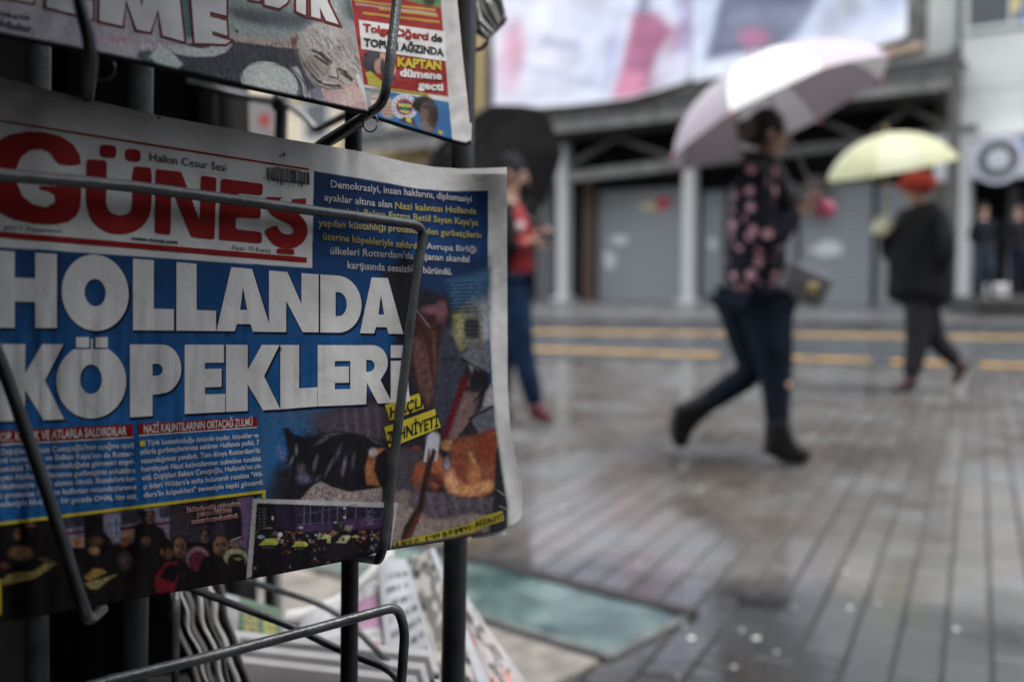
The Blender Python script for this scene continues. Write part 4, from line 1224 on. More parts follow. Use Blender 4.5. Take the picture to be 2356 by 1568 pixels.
# ================================================================== NEWSPAPERS
INK_W = (.67, .67, .66); INK_R = (.27, .008, .008); INK_B = (.012, .075, .235); INK_K = (.018, .018, .02); INK_Y = (.55, .46, .04)
P_white = paper('newsprint_white', INK_W); P_red = paper('ink_red', INK_R); P_black = paper('ink_black', INK_K); P_yellow = paper('ink_yellow', INK_Y)
P_navy = paper('ink_navy', (.006, .012, .04)); P_grey = paper('newsprint_grey', (.6, .6, .59)); P_page = paper('front_page_print', attr='print')
P_pale = paper('ink_pale', (.50, .50, .50)); P_ygd = paper('ink_dull_yellow', (.42, .36, .10))

rr_ = random.Random(77).uniform
class Sheet:
    def __init__(s, dep, root, label=''): s.dep = dep; s.root = root
    def at(s, v, off): return P(v[:, 0], v[:, 1], s.dep(v[:, 0], v[:, 1]) - off)
    def put(s, name, v, f, m, off=.0004, parent=None, kind='stuff', cut=None):
        if cut: v, f = cutgrid(v, f, cut)
        o = mesh_obj(name, s.at(v, off), f, m, parent or s.root)
        if kind: o['kind'] = kind
        return o
    def text(s, name, items, m, off=.00055, weight=.0, parent=None, res=2, cap_unit=.70):
        V = []; F = []; b = 0
        for (t, p0, p1, cap) in items:
            v, f = text2d(t, weight, res); q = line_map(v, p0, p1, cap, capunit=cap_unit)
            V.append(q); F += [tuple(i + b for i in g) for g in f]; b += len(v)
        return s.put(name, np.concatenate(V), F, m, off, parent)
    def quad(s, name, pts, m, off=.0003, parent=None, cut=12, kind=None):
        return s.put(name, np.array(pts, float), [tuple(range(len(pts)))], m, off, parent, kind, cut)

def strokeoutline(path, w):
    """closed outline of a wide stroke with slightly rounded ends"""
    p = np.array(curve_pts([(x, y, 0) for x, y in path], 5))[:, :2]
    t = np.gradient(p, axis=0); t /= np.linalg.norm(t, axis=1)[:, None]; n = np.stack([-t[:, 1], t[:, 0]], 1) * w / 2
    a, b = p + n, p - n
    return [tuple(q) for q in a] + [tuple(p[-1] + t[-1] * w * .12 + n[-1] * .6), tuple(p[-1] + t[-1] * w * .12 - n[-1] * .6)] + [tuple(q) for q in b[::-1]] + [tuple(p[0] - t[0] * w * .12 - n[0] * .6), tuple(p[0] - t[0] * w * .12 + n[0] * .6)]

def roundpoly(pts, r=14, n=5):
    out = []
    N_ = len(pts)
    for i in range(N_):
        a, b, c = np.array(pts[i - 1][:2], float), np.array(pts[i][:2], float), np.array(pts[(i + 1) % N_][:2], float)
        rr = pts[i][2] if len(pts[i]) > 2 else r
        d1, d2 = a - b, c - b; l1, l2 = np.linalg.norm(d1), np.linalg.norm(d2); k = min(rr, l1 * .48, l2 * .48)
        if k < .5: out.append(tuple(b)); continue
        q0, q1 = b + d1 / l1 * k, b + d2 / l2 * k
        for j in range(n + 1):
            t = j / n; out.append(tuple(q0 * (1 - t) ** 2 + 2 * b * t * (1 - t) + q1 * t * t))
    return out

# ---------------------------------------------------------------- main paper
TOPX = [-90, 0, 186, 380, 563, 642, 741, 831, 935, 1000, 1060, 1110, 1170]; TOPY = [184, 201, 236, 269, 301, 317, 333, 349, 373, 384, 388, 387, 384]
BOTX = [-90, 0, 338, 644, 783, 884, 1016, 1110, 1162, 1190, 1203]; BOTY = [1446, 1428, 1369, 1316, 1289, 1264, 1243, 1226, 1213, 1201, 1182]
XRY = [384, 500, 900, 1000, 1070, 1140, 1182, 1195]; XRX = [1166, 1166.5, 1168, 1175, 1188, 1200, 1203, 1200]
def dep_main(x, y):
    x = np.asarray(x, float); y = np.asarray(y, float)
    d = dpl(x)
    d = d - .030 * sm(1000, 1170, x) * np.clip((740 - y) / 340, 0, 1) ** 1.3
    d = d + .028 * sm(1100, 1215, x) ** 2 * sm(950, 1180, y)
    d = d - .004 * np.sin(np.clip((y - 250) / 1100, 0, 1) * math.pi)
    k = sm(860, 1130, y)
    d = d + .0007 * fieldnoise(x / 230, y / 600, 3)
    d = d + k * .00062 * np.sin(x / 16.5 + 1.2 * np.sin(x / 71) + y / 240) * (1 + .8 * np.sin(x / 43 + 1))
    d = d + .00040 * fieldnoise(x / 75, y / 420, 5) * sm(560, 860, y)
    d = d + .0003 * sm(1035, 1100, x) * np.sin(y / 30 + x / 50)
    return d
mp = empty('newspaper', P(500, 1340, dpl(500))); tag(mp, 'folded newspaper with red GÜNEŞ masthead and HOLLANDA headline in the middle wire holder', 'newspaper')
S = Sheet(dep_main, mp)
nu, nv = 560, 460
jj, ii = np.mgrid[0:nv, 0:nu]
b_ = jj / (nv - 1); a_ = ii / (nu - 1)
Yg = 384 + (1215 - 384) * b_
X0, X1 = -90.0, np.interp(Yg, XRY, XRX)
uu = 1 / (VPX - X0) + (1 / (VPX - X1) - 1 / (VPX - X0)) * a_
Xg = VPX - 1 / uu
yt, yb = np.interp(Xg, TOPX, TOPY), np.interp(Xg, BOTX, BOTY)
Yg = yt + (yb - yt) * b_
pn = Paint(Xg, Yg, INK_W)
# --- blue body
pn.poly([(-95, 555), (0, 568), (300, 588), (560, 606), (718, 616), (722, 393), (840, 412), (961, 434), (1040, 440), (1123, 438), (1122, 700), (1128, 788), (1136, 949), (1144, 1037), (1166, 1160), (1166, 1180), (1166, 1260), (-95, 1500)], INK_B, 1.0)
body = sm(0, 1, np.clip((Yg - 560) / 30, 0, 1))
inblue = (pn.c[..., 2] < .4) & (pn.c[..., 0] < .2)
g1 = np.clip((Yg - 450) / 520, 0, 1)
pn.c = np.where(inblue[..., None], np.array((.006, .026, .095)) * (1 - g1[..., None]) + np.array((.016, .115, .33)) * g1[..., None], pn.c)
pn.noise(.10, 60, inblue.astype(float), 2)
# dark edge of the photograph right of the headline
pn.z(.3991, 901.9, 644.2)
pn.poly([(-60, -40), (60, -130), (560, -60), (552, 190), (568, 620), (600, 960), (662, 1290), (662, 1560), (-400, 1700), (-900, 1800), (-700, 1100), (-420, 780), (-120, 640), (-60, 560), (30, 300)], (.02, .018, .024), 14)
pn.poly([(140, -120), (560, -130), (556, 60), (330, 90), (160, 40)], (.010, .03, .09), 16)
pn.poly([(330, 10), (552, -60), (556, 160), (350, 160)], (.06, .14, .26), 14, .9)
pn.poly([(430, 130), (556, 90), (560, 330), (520, 380), (360, 400), (340, 300), (390, 190)], (.20, .205, .19), 16, .75)
pn.poly([(350, 190), (420, 170), (410, 400), (370, 410)], (.34, .32, .12), 8, .6)
pn.poly([(515, 140), (556, 130), (560, 330), (530, 350)], (.36, .37, .40), 12, .8)
for k in range(9):
    pn.streak((322, 20 + 21 * k), (470 + 25 * math.sin(k), 12 + 21 * k), 9, (.008, .014, .03), 1.5, .75)
for k in range(6):
    pn.streak((400, 215 + 30 * k), (520, 210 + 30 * k), 8, (.1, .1, .05), 1.5, .5)
pn.poly([(420, 235), (440, 222), (495, 226), (505, 250), (503, 325), (480, 338), (432, 332), (414, 290)], (.022, .022, .024), 5)
for k in range(4): pn.streak((425, 255 + 24 * k), (495, 250 + 24 * k), 4, (.07, .07, .07), 1, .8)
pn.poly([(95, 230), (180, 160), (310, 190), (300, 460), (250, 720), (214, 745), (150, 650), (95, 500)], (.045, .018, .016), 8)
pn.poly([(120, 330), (170, 330), (250, 640), (205, 730), (150, 600)], (.13, .07, .062), 9, .8)
for (x0, y0, x1, y1) in ((130, 420, 175, 640), (190, 380, 225, 600), (240, 300, 250, 560)): pn.streak((x0, y0), (x1, y1), 14, (.17, .075, .06), 4, .5)
pn.ell(285, 180, 34, 60, (.16, .07, .09), .5); pn.ell(225, 170, 50, 26, (.17, .07, .10), .6)
pn.streak((140, 170), (220, 275), 9, (.22, .18, .22), 2, .7)
pn.poly([(300, 250), (345, 320), (420, 470), (400, 600), (330, 790), (285, 850), (240, 720), (258, 520)], (.040, .044, .066), 6)
pn.poly([(390, 430), (470, 390), (562, 365), (566, 540), (480, 500)], (.13, .14, .17), 5)
pn.streak((400, 455), (566, 545), 10, (.01, .01, .012), 2)
pn.poly([(440, 480), (500, 520), (480, 620), (430, 600), (470, 560)], (.28, .27, .29), 5, .8)
pn.poly([(470, 500), (566, 560), (560, 600), (470, 640), (440, 600)], (.012, .011, .012), 5)
pn.poly([(400, 560), (450, 545), (380, 760), (330, 905), (286, 900), (320, 800)], (.10, .008, .014), 6)
pn.poly([(420, 640), (500, 650), (470, 790), (360, 925), (325, 905)], (.17, .11, .108), 6)
pn.poly([(570, 600), (580, 640), (582, 720), (520, 740), (540, 650)], (.34, .31, .32), 4)
pn.poly([(520, 735), (590, 720), (594, 850), (510, 892), (462, 820), (470, 780)], (.12, .13, .16), 4)
for (a0, a1) in (((470, 700), (560, 600)), ((440, 800), (580, 730)), ((380, 930), (460, 800)), ((500, 560), (520, 620))): pn.streak(a0, a1, 12, (.012, .012, .014), 2)
pn.ell(318, 950, 36, 32, (.34, .17, .07), .4); pn.ell(340, 940, 12, 12, (.5, .36, .16), .5)
pn.poly([(335, 930), (420, 900), (485, 895), (598, 850), (612, 960), (600, 1190), (525, 1255), (420, 1252), (330, 1228), (292, 1150), (330, 1050)], (.20, .065, .035), 8)
pn.ell(350, 1165, 40, 72, (.62, .30, .16), .7, rot=-20); pn.ell(520, 1195, 66, 34, (.52, .27, .13), .6, rot=-15); pn.ell(430, 1210, 60, 30, (.60, .28, .12), .7)
pn.streak((450, 1000), (500, 1120), 22, (.45, .27, .12), 6, .7); pn.ell(540, 960, 50, 90, (.20, .04, .02), .6)
pn.ell(390, 1050, 30, 90, (.22, .05, .03), .7, al=.8); pn.ell(470, 1130, 36, 60, (.42, .16, .06), .6)
pn.poly([(20, 980), (90, 960), (170, 975), (200, 1030), (60, 1060)], (.03, .02, .024), 6)
pn.ell(140, 985, 34, 30, (.16, .04, .02), .4)
pn.ell(140, 1100, 62, 66, (.32, .09, .04), .3); pn.ell(150, 1165, 50, 40, (.22, .07, .04), .4); pn.ell(255, 1060, 42, 80, (.34, .11, .05), .4, rot=-15)
pn.ell(110, 1110, 20, 34, (.12, .03, .02), .5); pn.ell(250, 1165, 42, 48, (.11, .03, .022), .35); pn.ell(245, 1180, 20, 16, (.24, .08, .05), .5)
pn.ell(317, 1060, 16, 40, (.22, .20, .26), .5)
pn.ell(237, 925, 38, 52, (.46, .46, .52), .3, rot=8)
for (a0, a1) in (((205, 950), (190, 1040)), ((232, 960), (224, 1050)), ((262, 950), (252, 1035))): pn.streak(a0, a1, 18, (.46, .46, .50), 2)
pn.poly([(-10, 1040), (60, 1050), (110, 1190), (220, 1222), (350, 1232), (450, 1262), (588, 1250), (592, 1350), (460, 1330), (300, 1372), (200, 1352), (110, 1300), (-10, 1240)], (.085, .065, .085), 6)
for k in range(7): pn.streak((60 + 75 * k, 1230 + 3 * k), (90 + 72 * k, 1340), 18, (.17, .14, .17), 6, .5)
pn.poly([(-10, 1250), (110, 1305), (200, 1358), (300, 1378), (460, 1340), (580, 1362), (560, 1450), (300, 1500), (0, 1545)], (.25, .20, .18), 8)
for k in range(8): pn.streak((190 + 48 * k, 1370), (195 + 48 * k, 1470), 12, (.11, .09, .09), 5, .5)
pn.poly([(234, 968), (256, 985), (214, 1120), (176, 1330), (112, 1480), (44, 1512), (70, 1420), (150, 1290), (184, 1110)], (.028, .016, .013), 3)
pn.poly([(150, 1340), (170, 1345), (110, 1480), (70, 1500)], (.12, .03, .015), 3, .8)
pn.poly([(598, 980), (615, 960), (664, 1300), (664, 1420), (560, 1440), (590, 1250)], (.014, .014, .017), 5)
pn.streak((610, 1210), (650, 1240), 6, (.3, .3, .33), 1.5, .8); pn.streak((620, 1300), (664, 1320), 7, (.25, .25, .28), 1.5, .8)
# fallen man in a black jacket, left of the vertical wire
pn.z(.2734, 589, 736)
pn.poly([(640, 740), (1120, 700), (1110, 1000), (560, 960), (330, 900), (200, 760)], (.085, .07, .095), 24, .9)
for k in range(9): pn.streak((700 + 45 * k, 740), (720 + 45 * k, 960), 14, (.17, .13, .16) if k % 2 else (.05, .035, .045), 6, .6)
pn.poly([(0, 760), (420, 740), (480, 930), (300, 950), (200, 900), (160, 1100), (100, 1500), (0, 1500)], (.035, .12, .25), 26, .8)
pn.ell(215, 1120, 30, 60, (.12, .18, .36), .8, rot=-20); pn.ell(240, 1230, 60, 22, (.02, .05, .12), .7)
for q_ in range(6): pn.streak((110 + 20 * q_, 1000 + 40 * q_), (270, 1010 + 45 * q_), 5, (.02, .05, .1), 1.5, .7)
pn.poly([(380, 1505), (470, 1400), (540, 1352), (640, 1400), (800, 1442), (940, 1420), (1060, 1400), (1060, 1560), (380, 1520)], (.33, .27, .265), 4)
pn.poly([(225, 905), (260, 900), (330, 962), (440, 990), (560, 950), (700, 930), (850, 958), (1000, 1000), (1112, 1080), (1112, 1400), (940, 1424), (800, 1442), (640, 1402), (540, 1352), (470, 1385), (370, 1500), (230, 1500), (300, 1300), (270, 1100)], (.012, .011, .015), 4)
for (x, y, a, bb, r, c, al) in ((560, 1010, 60, 16, -30, (.13, .12, .15), .8), (640, 960, 90, 10, -8, (.10, .10, .12), .8), (500, 1200, 14, 60, 15, (.17, .16, .20), .8), (620, 1230, 12, 80, 25, (.14, .12, .17), .8),
                          (740, 1230, 14, 70, 12, (.20, .17, .24), .8), (690, 1120, 12, 60, 20, (.12, .11, .14), .7), (820, 1180, 14, 60, 5, (.08, .07, .09), .8), (380, 1250, 30, 40, 0, (.12, .11, .15), .8),
                          (400, 1330, 50, 40, 10, (.16, .15, .26), .7), (340, 1090, 12, 40, 0, (.22, .24, .26), .7), (300, 1180, 10, 40, 20, (.2, .22, .24), .7), (520, 1330, 40, 12, -40, (.06, .06, .08), .8), (1000, 1020, 60, 10, 30, (.1, .1, .12), .7)):
    pn.ell(x, y, a, bb, c, .8, r, al)
pn.noise(.35, 9, ((Xg > 640) & (Xg < 905) & (Yg > 985) & (Yg < 1140)).astype(float) * .9, 8)
pn.poly([(955, 1100), (1030, 1075), (1090, 1078), (1010, 1140), (990, 1260), (1045, 1392), (932, 1382), (918, 1250)], (.34, .13, .06), 3)
pn.ell(985, 1110, 34, 34, (.42, .38, .38), .5)
pn.poly([(1112, 1080), (1250, 1075), (1420, 1100), (1300, 1300), (1330, 1440), (1112, 1410)], (.055, .05, .065), 5, .9)
pn.poly([(1120, 1440), (1300, 1430), (1300, 1560), (1100, 1560)], (.2, .16, .14), 8, .8)
# speckle of the pavement
spk = (Xg > 690) & (Xg < 880) & (Yg > 1105) & (Yg < 1165) & (pn.c[..., 0] > .2)
rs_ = rng.random(Xg.shape); pn.c = np.where((spk & (rs_ < .12))[..., None], pn.c * .35, pn.c)
# --- crowd photograph along the bottom left
pn.z(1, 0, 0)
fr_y = lambda x: 1203 + (1129 - 1203) * x / 610
crowd = [(-95, 1217), (0, 1205), (610, 1131), (588, 1145), (566, 1350), (-95, 1500)]
pn.poly(crowd, (.008, .006, .006), 1)
pn.z(.25, 0, 1141)
K = (.007, .005, .005)
pn.poly([(545, 215), (1050, 150), (1560, 85), (1570, 390), (1200, 420), (620, 480)], (.20, .175, .25), 3)
pn.poly([(565, 215), (770, 190), (770, 270), (600, 300)], (.045, .04, .06), 2); pn.poly([(1110, 150), (1330, 120), (1330, 230), (1120, 262)], (.05, .045, .07), 2); pn.poly([(1470, 105), (1560, 92), (1560, 190), (1470, 200)], (.05, .04, .06), 2)
pn.streak((610, 345), (780, 322), 26, (.15, .012, .03), 1.5); pn.streak((1100, 300), (1560, 240), 26, (.13, .012, .025), 1.5)
pn.poly([(640, 385), (770, 370), (770, 470), (680, 460)], (.38, .24, .16), 3); pn.ell(720, 435, 40, 30, (.4, .14, .06), .5)
pn.poly([(1100, 330), (1250, 305), (1250, 380), (1110, 400)], (.36, .22, .14), 4); pn.ell(1170, 430, 60, 50, (.18, .08, .05), .6)
pn.poly([(1035, 185), (1100, 180), (1105, 395), (1060, 400), (1030, 300)], (.22, .27, .36), 2); pn.streak((1068, 200), (1072, 380), 14, (.06, .1, .2), 1.5)
pn.poly([(1560, 90), (2330, 0), (2290, 620), (1560, 500)], (.035, .028, .04), 5); pn.poly([(2190, 20), (2330, 0), (2250, 640), (2170, 430), (2230, 250)], (.15, .095, .19), 4)
pn.poly([(2060, 250), (2130, 60), (2220, 130), (2230, 400), (2100, 420)], (.012, .01, .014), 4); pn.ell(1740, 180, 40, 60, (.05, .025, .025), .6)
pn.poly([(765, 180), (830, 165), (950, 160), (955, 330), (1030, 400), (1050, 600), (1100, 900), (-100, 1100), (-100, 640), (40, 290), (200, 250), (420, 230), (560, 400), (700, 500), (780, 480)], K, 3)
pn.poly([(1250, 120), (1330, 130), (1420, 130), (1430, 260), (1500, 300), (1560, 420), (1700, 420), (2100, 420), (2260, 480), (2240, 900), (1000, 1000), (1080, 500), (1230, 420), (1240, 260), (1310, 230)], K, 3)
for (x, y, a, bb, c, s_) in ((160, 350, 34, 50, (.16, .08, .05), .5), (190, 520, 100, 60, (.22, .12, .06), .5), (880, 410, 70, 40, (.10, .05, .03), .5), (865, 500, 46, 36, (.36, .2, .1), .6), (1340, 410, 44, 40, (.10, .05, .04), .5),
                       (1150, 590, 60, 70, (.09, .06, .065), .7), (1550, 530, 40, 50, (.12, .06, .03), .6), (1490, 510, 14, 30, (.2, .1, .04), .6), (30, 640, 50, 30, (.12, .04, .03), .6), (280, 260, 50, 24, (.16, .06, .05), .6)):
    pn.ell(x, y, a, bb, c, s_)
pn.poly([(0, 790), (60, 725), (150, 700), (300, 690), (420, 615), (500, 625), (420, 690), (300, 760), (120, 800), (-60, 830)], (.24, .19, .055), 3); pn.poly([(350, 570), (430, 560), (540, 620), (500, 640), (400, 600)], (.05, .06, .03), 3)
pn.poly([(775, 745), (860, 660), (950, 670), (980, 700), (900, 740), (820, 780)], (.36, .22, .06), 3); pn.poly([(780, 800), (1000, 735), (1085, 715), (1000, 770), (900, 850), (830, 850)], (.30, .25, .10), 3)
def face(x, y, a, b2, c, beard=False, al=1):
    pn.ell(x, y - b2 * .55, a * 1.12, b2 * .62, (.008, .006, .006), .12)
    c = tuple(q * .62 for q in c); pn.ell(x, y, a * .88, b2, c, .2); pn.ell(x + a * .35, y + b2 * .1, a * .5, b2 * .8, tuple(q * .45 for q in c), .7)
    d = tuple(q * .12 for q in c)
    pn.ell(x - a * .42, y - b2 * .10, a * .24, b2 * .09, d, .4); pn.ell(x + a * .42, y - b2 * .12, a * .24, b2 * .09, d, .4)
    pn.ell(x - a * .42, y - b2 * .27, a * .32, b2 * .05, d, .4); pn.ell(x + a * .42, y - b2 * .3, a * .32, b2 * .05, d, .4)
    pn.ell(x, y + b2 * .2, a * .16, b2 * .2, tuple(q * .6 for q in c), .6); pn.ell(x, y + b2 * .52, a * .34, b2 * .07, d, .5)
    if beard: pn.ell(x, y + b2 * .78, a * .62, b2 * .3, tuple(q * .3 for q in c), .5)
face(1655, 470, 62, 98, (.34, .18, .12), True); face(2030, 455, 76, 90, (.34, .18, .11), True); face(1378, 195, 40, 55, (.24, .14, .11)); face(1885, 370, 38, 56, (.26, .14, .13))
pn.poly([(1530, 590), (1600, 560), (1700, 570), (1760, 640), (1740, 860), (1450, 884)], K, 3)
pn.poly([(1440, 720), (1520, 612), (1640, 600), (1640, 614), (1530, 640), (1470, 740), (1600, 800), (1650, 690), (1600, 880), (1450, 884), (1415, 820)], (.20, .014, .024), 3)
pn.ell(1820, 570, 108, 105, (.24, .13, .17), .12); pn.ell(1825, 600, 92, 95, (.10, .016, .035), .12); pn.poly([(1750, 620), (1900, 620), (1838, 690)], (.12, .02, .04), 4)
pn.poly([(1870, 560), (1960, 530), (2100, 570), (2050, 760), (1900, 870), (1760, 860)], K, 3)
pn.ell(2170, 560, 110, 82, (.30, .29, .17), .1); pn.ell(2175, 600, 84, 74, K, .15); pn.ell(2190, 575, 34, 14, (.22, .18, .1), .6)
pn.streak((2120, 410), (2220, 370), 10, (.5, .46, .48), 1.5, .8); pn.ell(2165, 440, 50, 34, (.16, .1, .1), .7)
pn.noise(.25, 14, ((Yg > 1210) & (Xg < 590)).astype(float) * .8, 12)
# --- inset photograph with white border
pn.z(.15625, 570.6, 1122.8)
pn.poly([(70, 150), (2210, 212), (2105, 890), (2060, 1200), (0, 1700), (-30, 1400)], (.47, .47, .47), .8)
pn.poly([(130, 215), (2148, 290), (2060, 1200), (40, 1700), (45, 1400)], (.010, .008, .012), .8)
pn.poly([(400, 240), (2140, 290), (2110, 640), (1500, 560), (700, 620), (420, 560)], (.022, .016, .034), 3)
for x in (830, 920, 1100, 1200, 1320, 1440, 1590, 1750): pn.streak((x, 270), (x - 8, 540), 13, (.13, .12, .20), .7, .9)
for x in (1240, 1000): pn.streak((x, 340), (x - 8, 500), 8, (.09, .08, .14), .7, .8)
for y in (370, 500): pn.streak((700, y + 30), (1600, y - 130 if y < 400 else y - 20), 14, (.10, .07, .15), .8, .9)
pn.poly([(700, 540), (1100, 540), (1500, 450), (2100, 420), (2100, 560), (1400, 620), (700, 640)], (.065, .035, .095), 3)
for k in range(7): pn.ell(240, 300 + k * 48, 26, 9, (.13, .13, .15), .6); pn.ell(170, 300 + k * 50, 10, 7, (.2, .2, .18), .6)
pn.ell(362, 435, 12, 30, (.6, .6, .6), .5); pn.ell(1422, 292, 18, 12, (.6, .6, .6), .3); pn.ell(1420, 425, 20, 18, (.6, .6, .6), .3); pn.ell(785, 575, 32, 16, (.45, .38, .42), .5)
for k in range(240):
    x = rng.uniform(90, 1960); y = rng.uniform(630, 800) if k < 120 else rng.uniform(800, 1250)
    if y > 1500 - (x + 200) * .0: continue
    c = [(.35, .12, .05), (.22, .09, .05), (.5, .45, .42), (.16, .03, .03), (.28, .2, .1), (.14, .16, .22)][int(rng.integers(6))]
    pn.ell(x, y, rng.uniform(8, 22), rng.uniform(8, 24), c, .6, al=(.75 if k < 120 else .4))
pn.ell(472, 680, 34, 34, (.6, .62, .66), .3); pn.ell(190, 712, 50, 26, (.3, .38, .5), .4)
def officer(x, y, k, jac=True):
    pn.poly([(x - 170 * k, y + 40 * k), (x + 170 * k, y + 20 * k), (x + 230 * k, y + 560 * k), (x - 170 * k, y + 620 * k)], (.007, .006, .008), 2)
    pn.ell(x, y - 120 * k, 62 * k, 80 * k, (.010, .009, .012), .15); pn.ell(x, y - 160 * k, 44 * k, 10 * k, (.35, .2, .12), .6)
    pn.poly([(x - 150 * k, y + 95 * k), (x - 60 * k, y), (x + 70 * k, y - 5 * k), (x + 150 * k, y + 50 * k), (x + 110 * k, y + 92 * k), (x - 60 * k, y + 92 * k)], (.40, .42, .07), 1)
    for q in range(6): pn.ell(x - 90 * k + q * 30 * k, y + 128 * k, 6 * k, 8 * k, (.35, .35, .36), .5, al=.8)
officer(310, 740, 1.0); officer(770, 780, .82)
pn.poly([(1060, 740), (1130, 670), (1230, 700), (1200, 740)], (.42, .42, .2), 1); pn.ell(1125, 600, 38, 44, (.03, .03, .035), .2)
pn.ell(1280, 660, 56, 60, (.30, .13, .08), .3); pn.ell(1330, 560, 90, 88, (.022, .022, .026), .1); pn.ell(1290, 500, 26, 14, (.35, .33, .33), .6); pn.ell(1370, 530, 20, 40, (.08, .08, .09), .6)
pn.poly([(1180, 760), (1330, 640), (1520, 700), (1620, 900), (1560, 1030), (1180, 1040)], (.014, .012, .016), 2)
pn.poly([(1300, 800), (1390, 690), (1500, 690), (1510, 720), (1440, 805)], (.40, .42, .25), 1); pn.poly([(1165, 750), (1220, 730), (1215, 800), (1165, 805)], (.38, .4, .14), 1); pn.ell(1400, 750, 26, 30, (.1, .08, .03), .4)
pn.poly([(1430, 545), (1560, 540), (1500, 640), (1430, 610)], (.24, .24, .16), 2, .8); pn.poly([(1520, 715), (1580, 680), (1640, 700), (1600, 730)], (.4, .42, .14), 1)
for k in range(14): pn.streak((1760 + 10 * math.sin(k * 9), 340 + 14 * k), (1850 + 20 * math.sin(k * 5), 300 + 18 * k), 5, (.24, .28, .38), .6, .7)
pn.streak((1640, 400), (1800, 500), 6, (.2, .16, .14), .6, .8); pn.streak((1700, 530), (1900, 520), 6, (.2, .18, .12), .6, .8)
pn.ell(2010, 400, 40, 70, (.08, .14, .16), .5); pn.ell(2030, 690, 30, 20, (.2, .22, .05), .5)
pn.poly([(-30, 1340), (60, 1290), (60, 1700), (-40, 1700)], (.012, .01, .008), 3)
pn.z(1, 0, 0)
isph = (pn.c.max(-1) > 0) & ((Yg > 1140) | ((Xg > 640) & (Yg > 970)) | ((Xg > 935) & (Yg > 650) & (Xg < 1168))) & ~((Xg > 570) & (Xg < 600) & (Yg > 1140)) & (Xg < 1160)
isph = (isph & (pn.c.min(-1) < .4)).astype(float)
pn.noise(.20, 30, isph, 51); pn.noise(.14, 11, isph, 52)
pn.c = np.clip(pn.c * (1 + isph * .14 * (rng.random(Xg.shape) - .5))[..., None], 0, 1)
# yellow strip along the bottom right with dark print
pn.poly([(906, 1247), (1010, 1222), (1080, 1204), (1108, 1188), (1156, 1174), (1160, 1196), (1110, 1212), (1085, 1224), (1010, 1238), (906, 1256)], (.36, .30, .03), 1)
for k in range(60):
    x = 910 + rr_(0, 185); yb_ = np.interp(x, [906, 1010, 1110], [1252, 1229, 1203]); h_ = rr_(1, 8)
    pn.streak((x, yb_ - 1), (x + rr_(-2, 4), yb_ - 1 + h_), rr_(2, 6), (.03, .028, .01), .8, rr_(.5, .95))
pn.poly([(900, 1255), (1010, 1240), (1085, 1226), (1110, 1215), (1110, 1240), (900, 1275)], (.05, .045, .02), 2, .8)
# thin yellow edge at the far left
pn.poly([(-2, 1330), (4, 1330), (4, 1412), (-2, 1412)], (.45, .36, .03), 1)
# masthead faint show-through
pn.c = pn.c * (1 - .05 * (sm(.3, .9, fieldnoise(Xg / 40, Yg / 16, 21)) * ((Yg < 600) & (Xg < 715)))[..., None])
pts = P(Xg, Yg, dep_main(Xg, Yg))
# fold at the bottom: rows curl back under and up again
rows = [pts]
cols = [pn.c]
for k in range(1, 9):
    a = k / 8 * math.pi; r = .0045
    base = pts[-1]
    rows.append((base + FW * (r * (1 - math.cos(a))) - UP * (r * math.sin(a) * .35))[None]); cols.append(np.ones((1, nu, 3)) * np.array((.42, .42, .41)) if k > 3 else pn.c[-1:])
for k in range(1, 7):
    rows.append((rows[8][0] + UP * .003 * k + FW * .0005 * k)[None]); cols.append(np.ones((1, nu, 3)) * np.array(INK_W))
grid_obj('front_page', np.concatenate(rows), P_page, mp, colors=np.concatenate(cols))
# inner pages standing a little proud of the front page at top left and lower right
def inner(dz, up, right, name):
    n1, n2 = 60, 30; G_ = np.zeros((n2, n1, 3))
    for j in range(n2):
        v = j / (n2 - 1); y = 384 + 831 * v; x1 = np.interp(y, XRY, XRX) + right * (1 - v) + 1.0 * right * v
        for i in range(n1):
            x = -90 + (x1 + 90) * i / (n1 - 1)
            t = np.interp(x, TOPX, TOPY) - up * np.interp(x, [-90, 0, 380, 1200], [1.1, 1, .02, -.15]); bt = np.interp(x, BOTX, BOTY) - 6
            yy = t + (bt - t) * v
            G_[j, i] = P(x, yy, dep_main(min(x, 1200), yy) + dz)
    return grid_obj(name, G_, P_grey, mp)
inner(.0016, 10, -4, 'inner_page'); inner(.0030, 22, -9, 'inner_page'); inner(.0048, 15, -6, 'inner_page')
# back corner of the fold below the right side
c_ = []
for j in range(6):
    for i in range(10):
        x = 1085 + 78 * i / 9; y0 = np.interp(x, BOTX, BOTY) - 14; y = y0 + (26 - 4 * math.cos(i / 3)) * j / 5
        c_.append(P(x, y, dpl(x) + .011 + .0015 * math.sin(j)))
grid_obj('back_page', np.array(c_).reshape(6, 10, 3), P_white, mp)

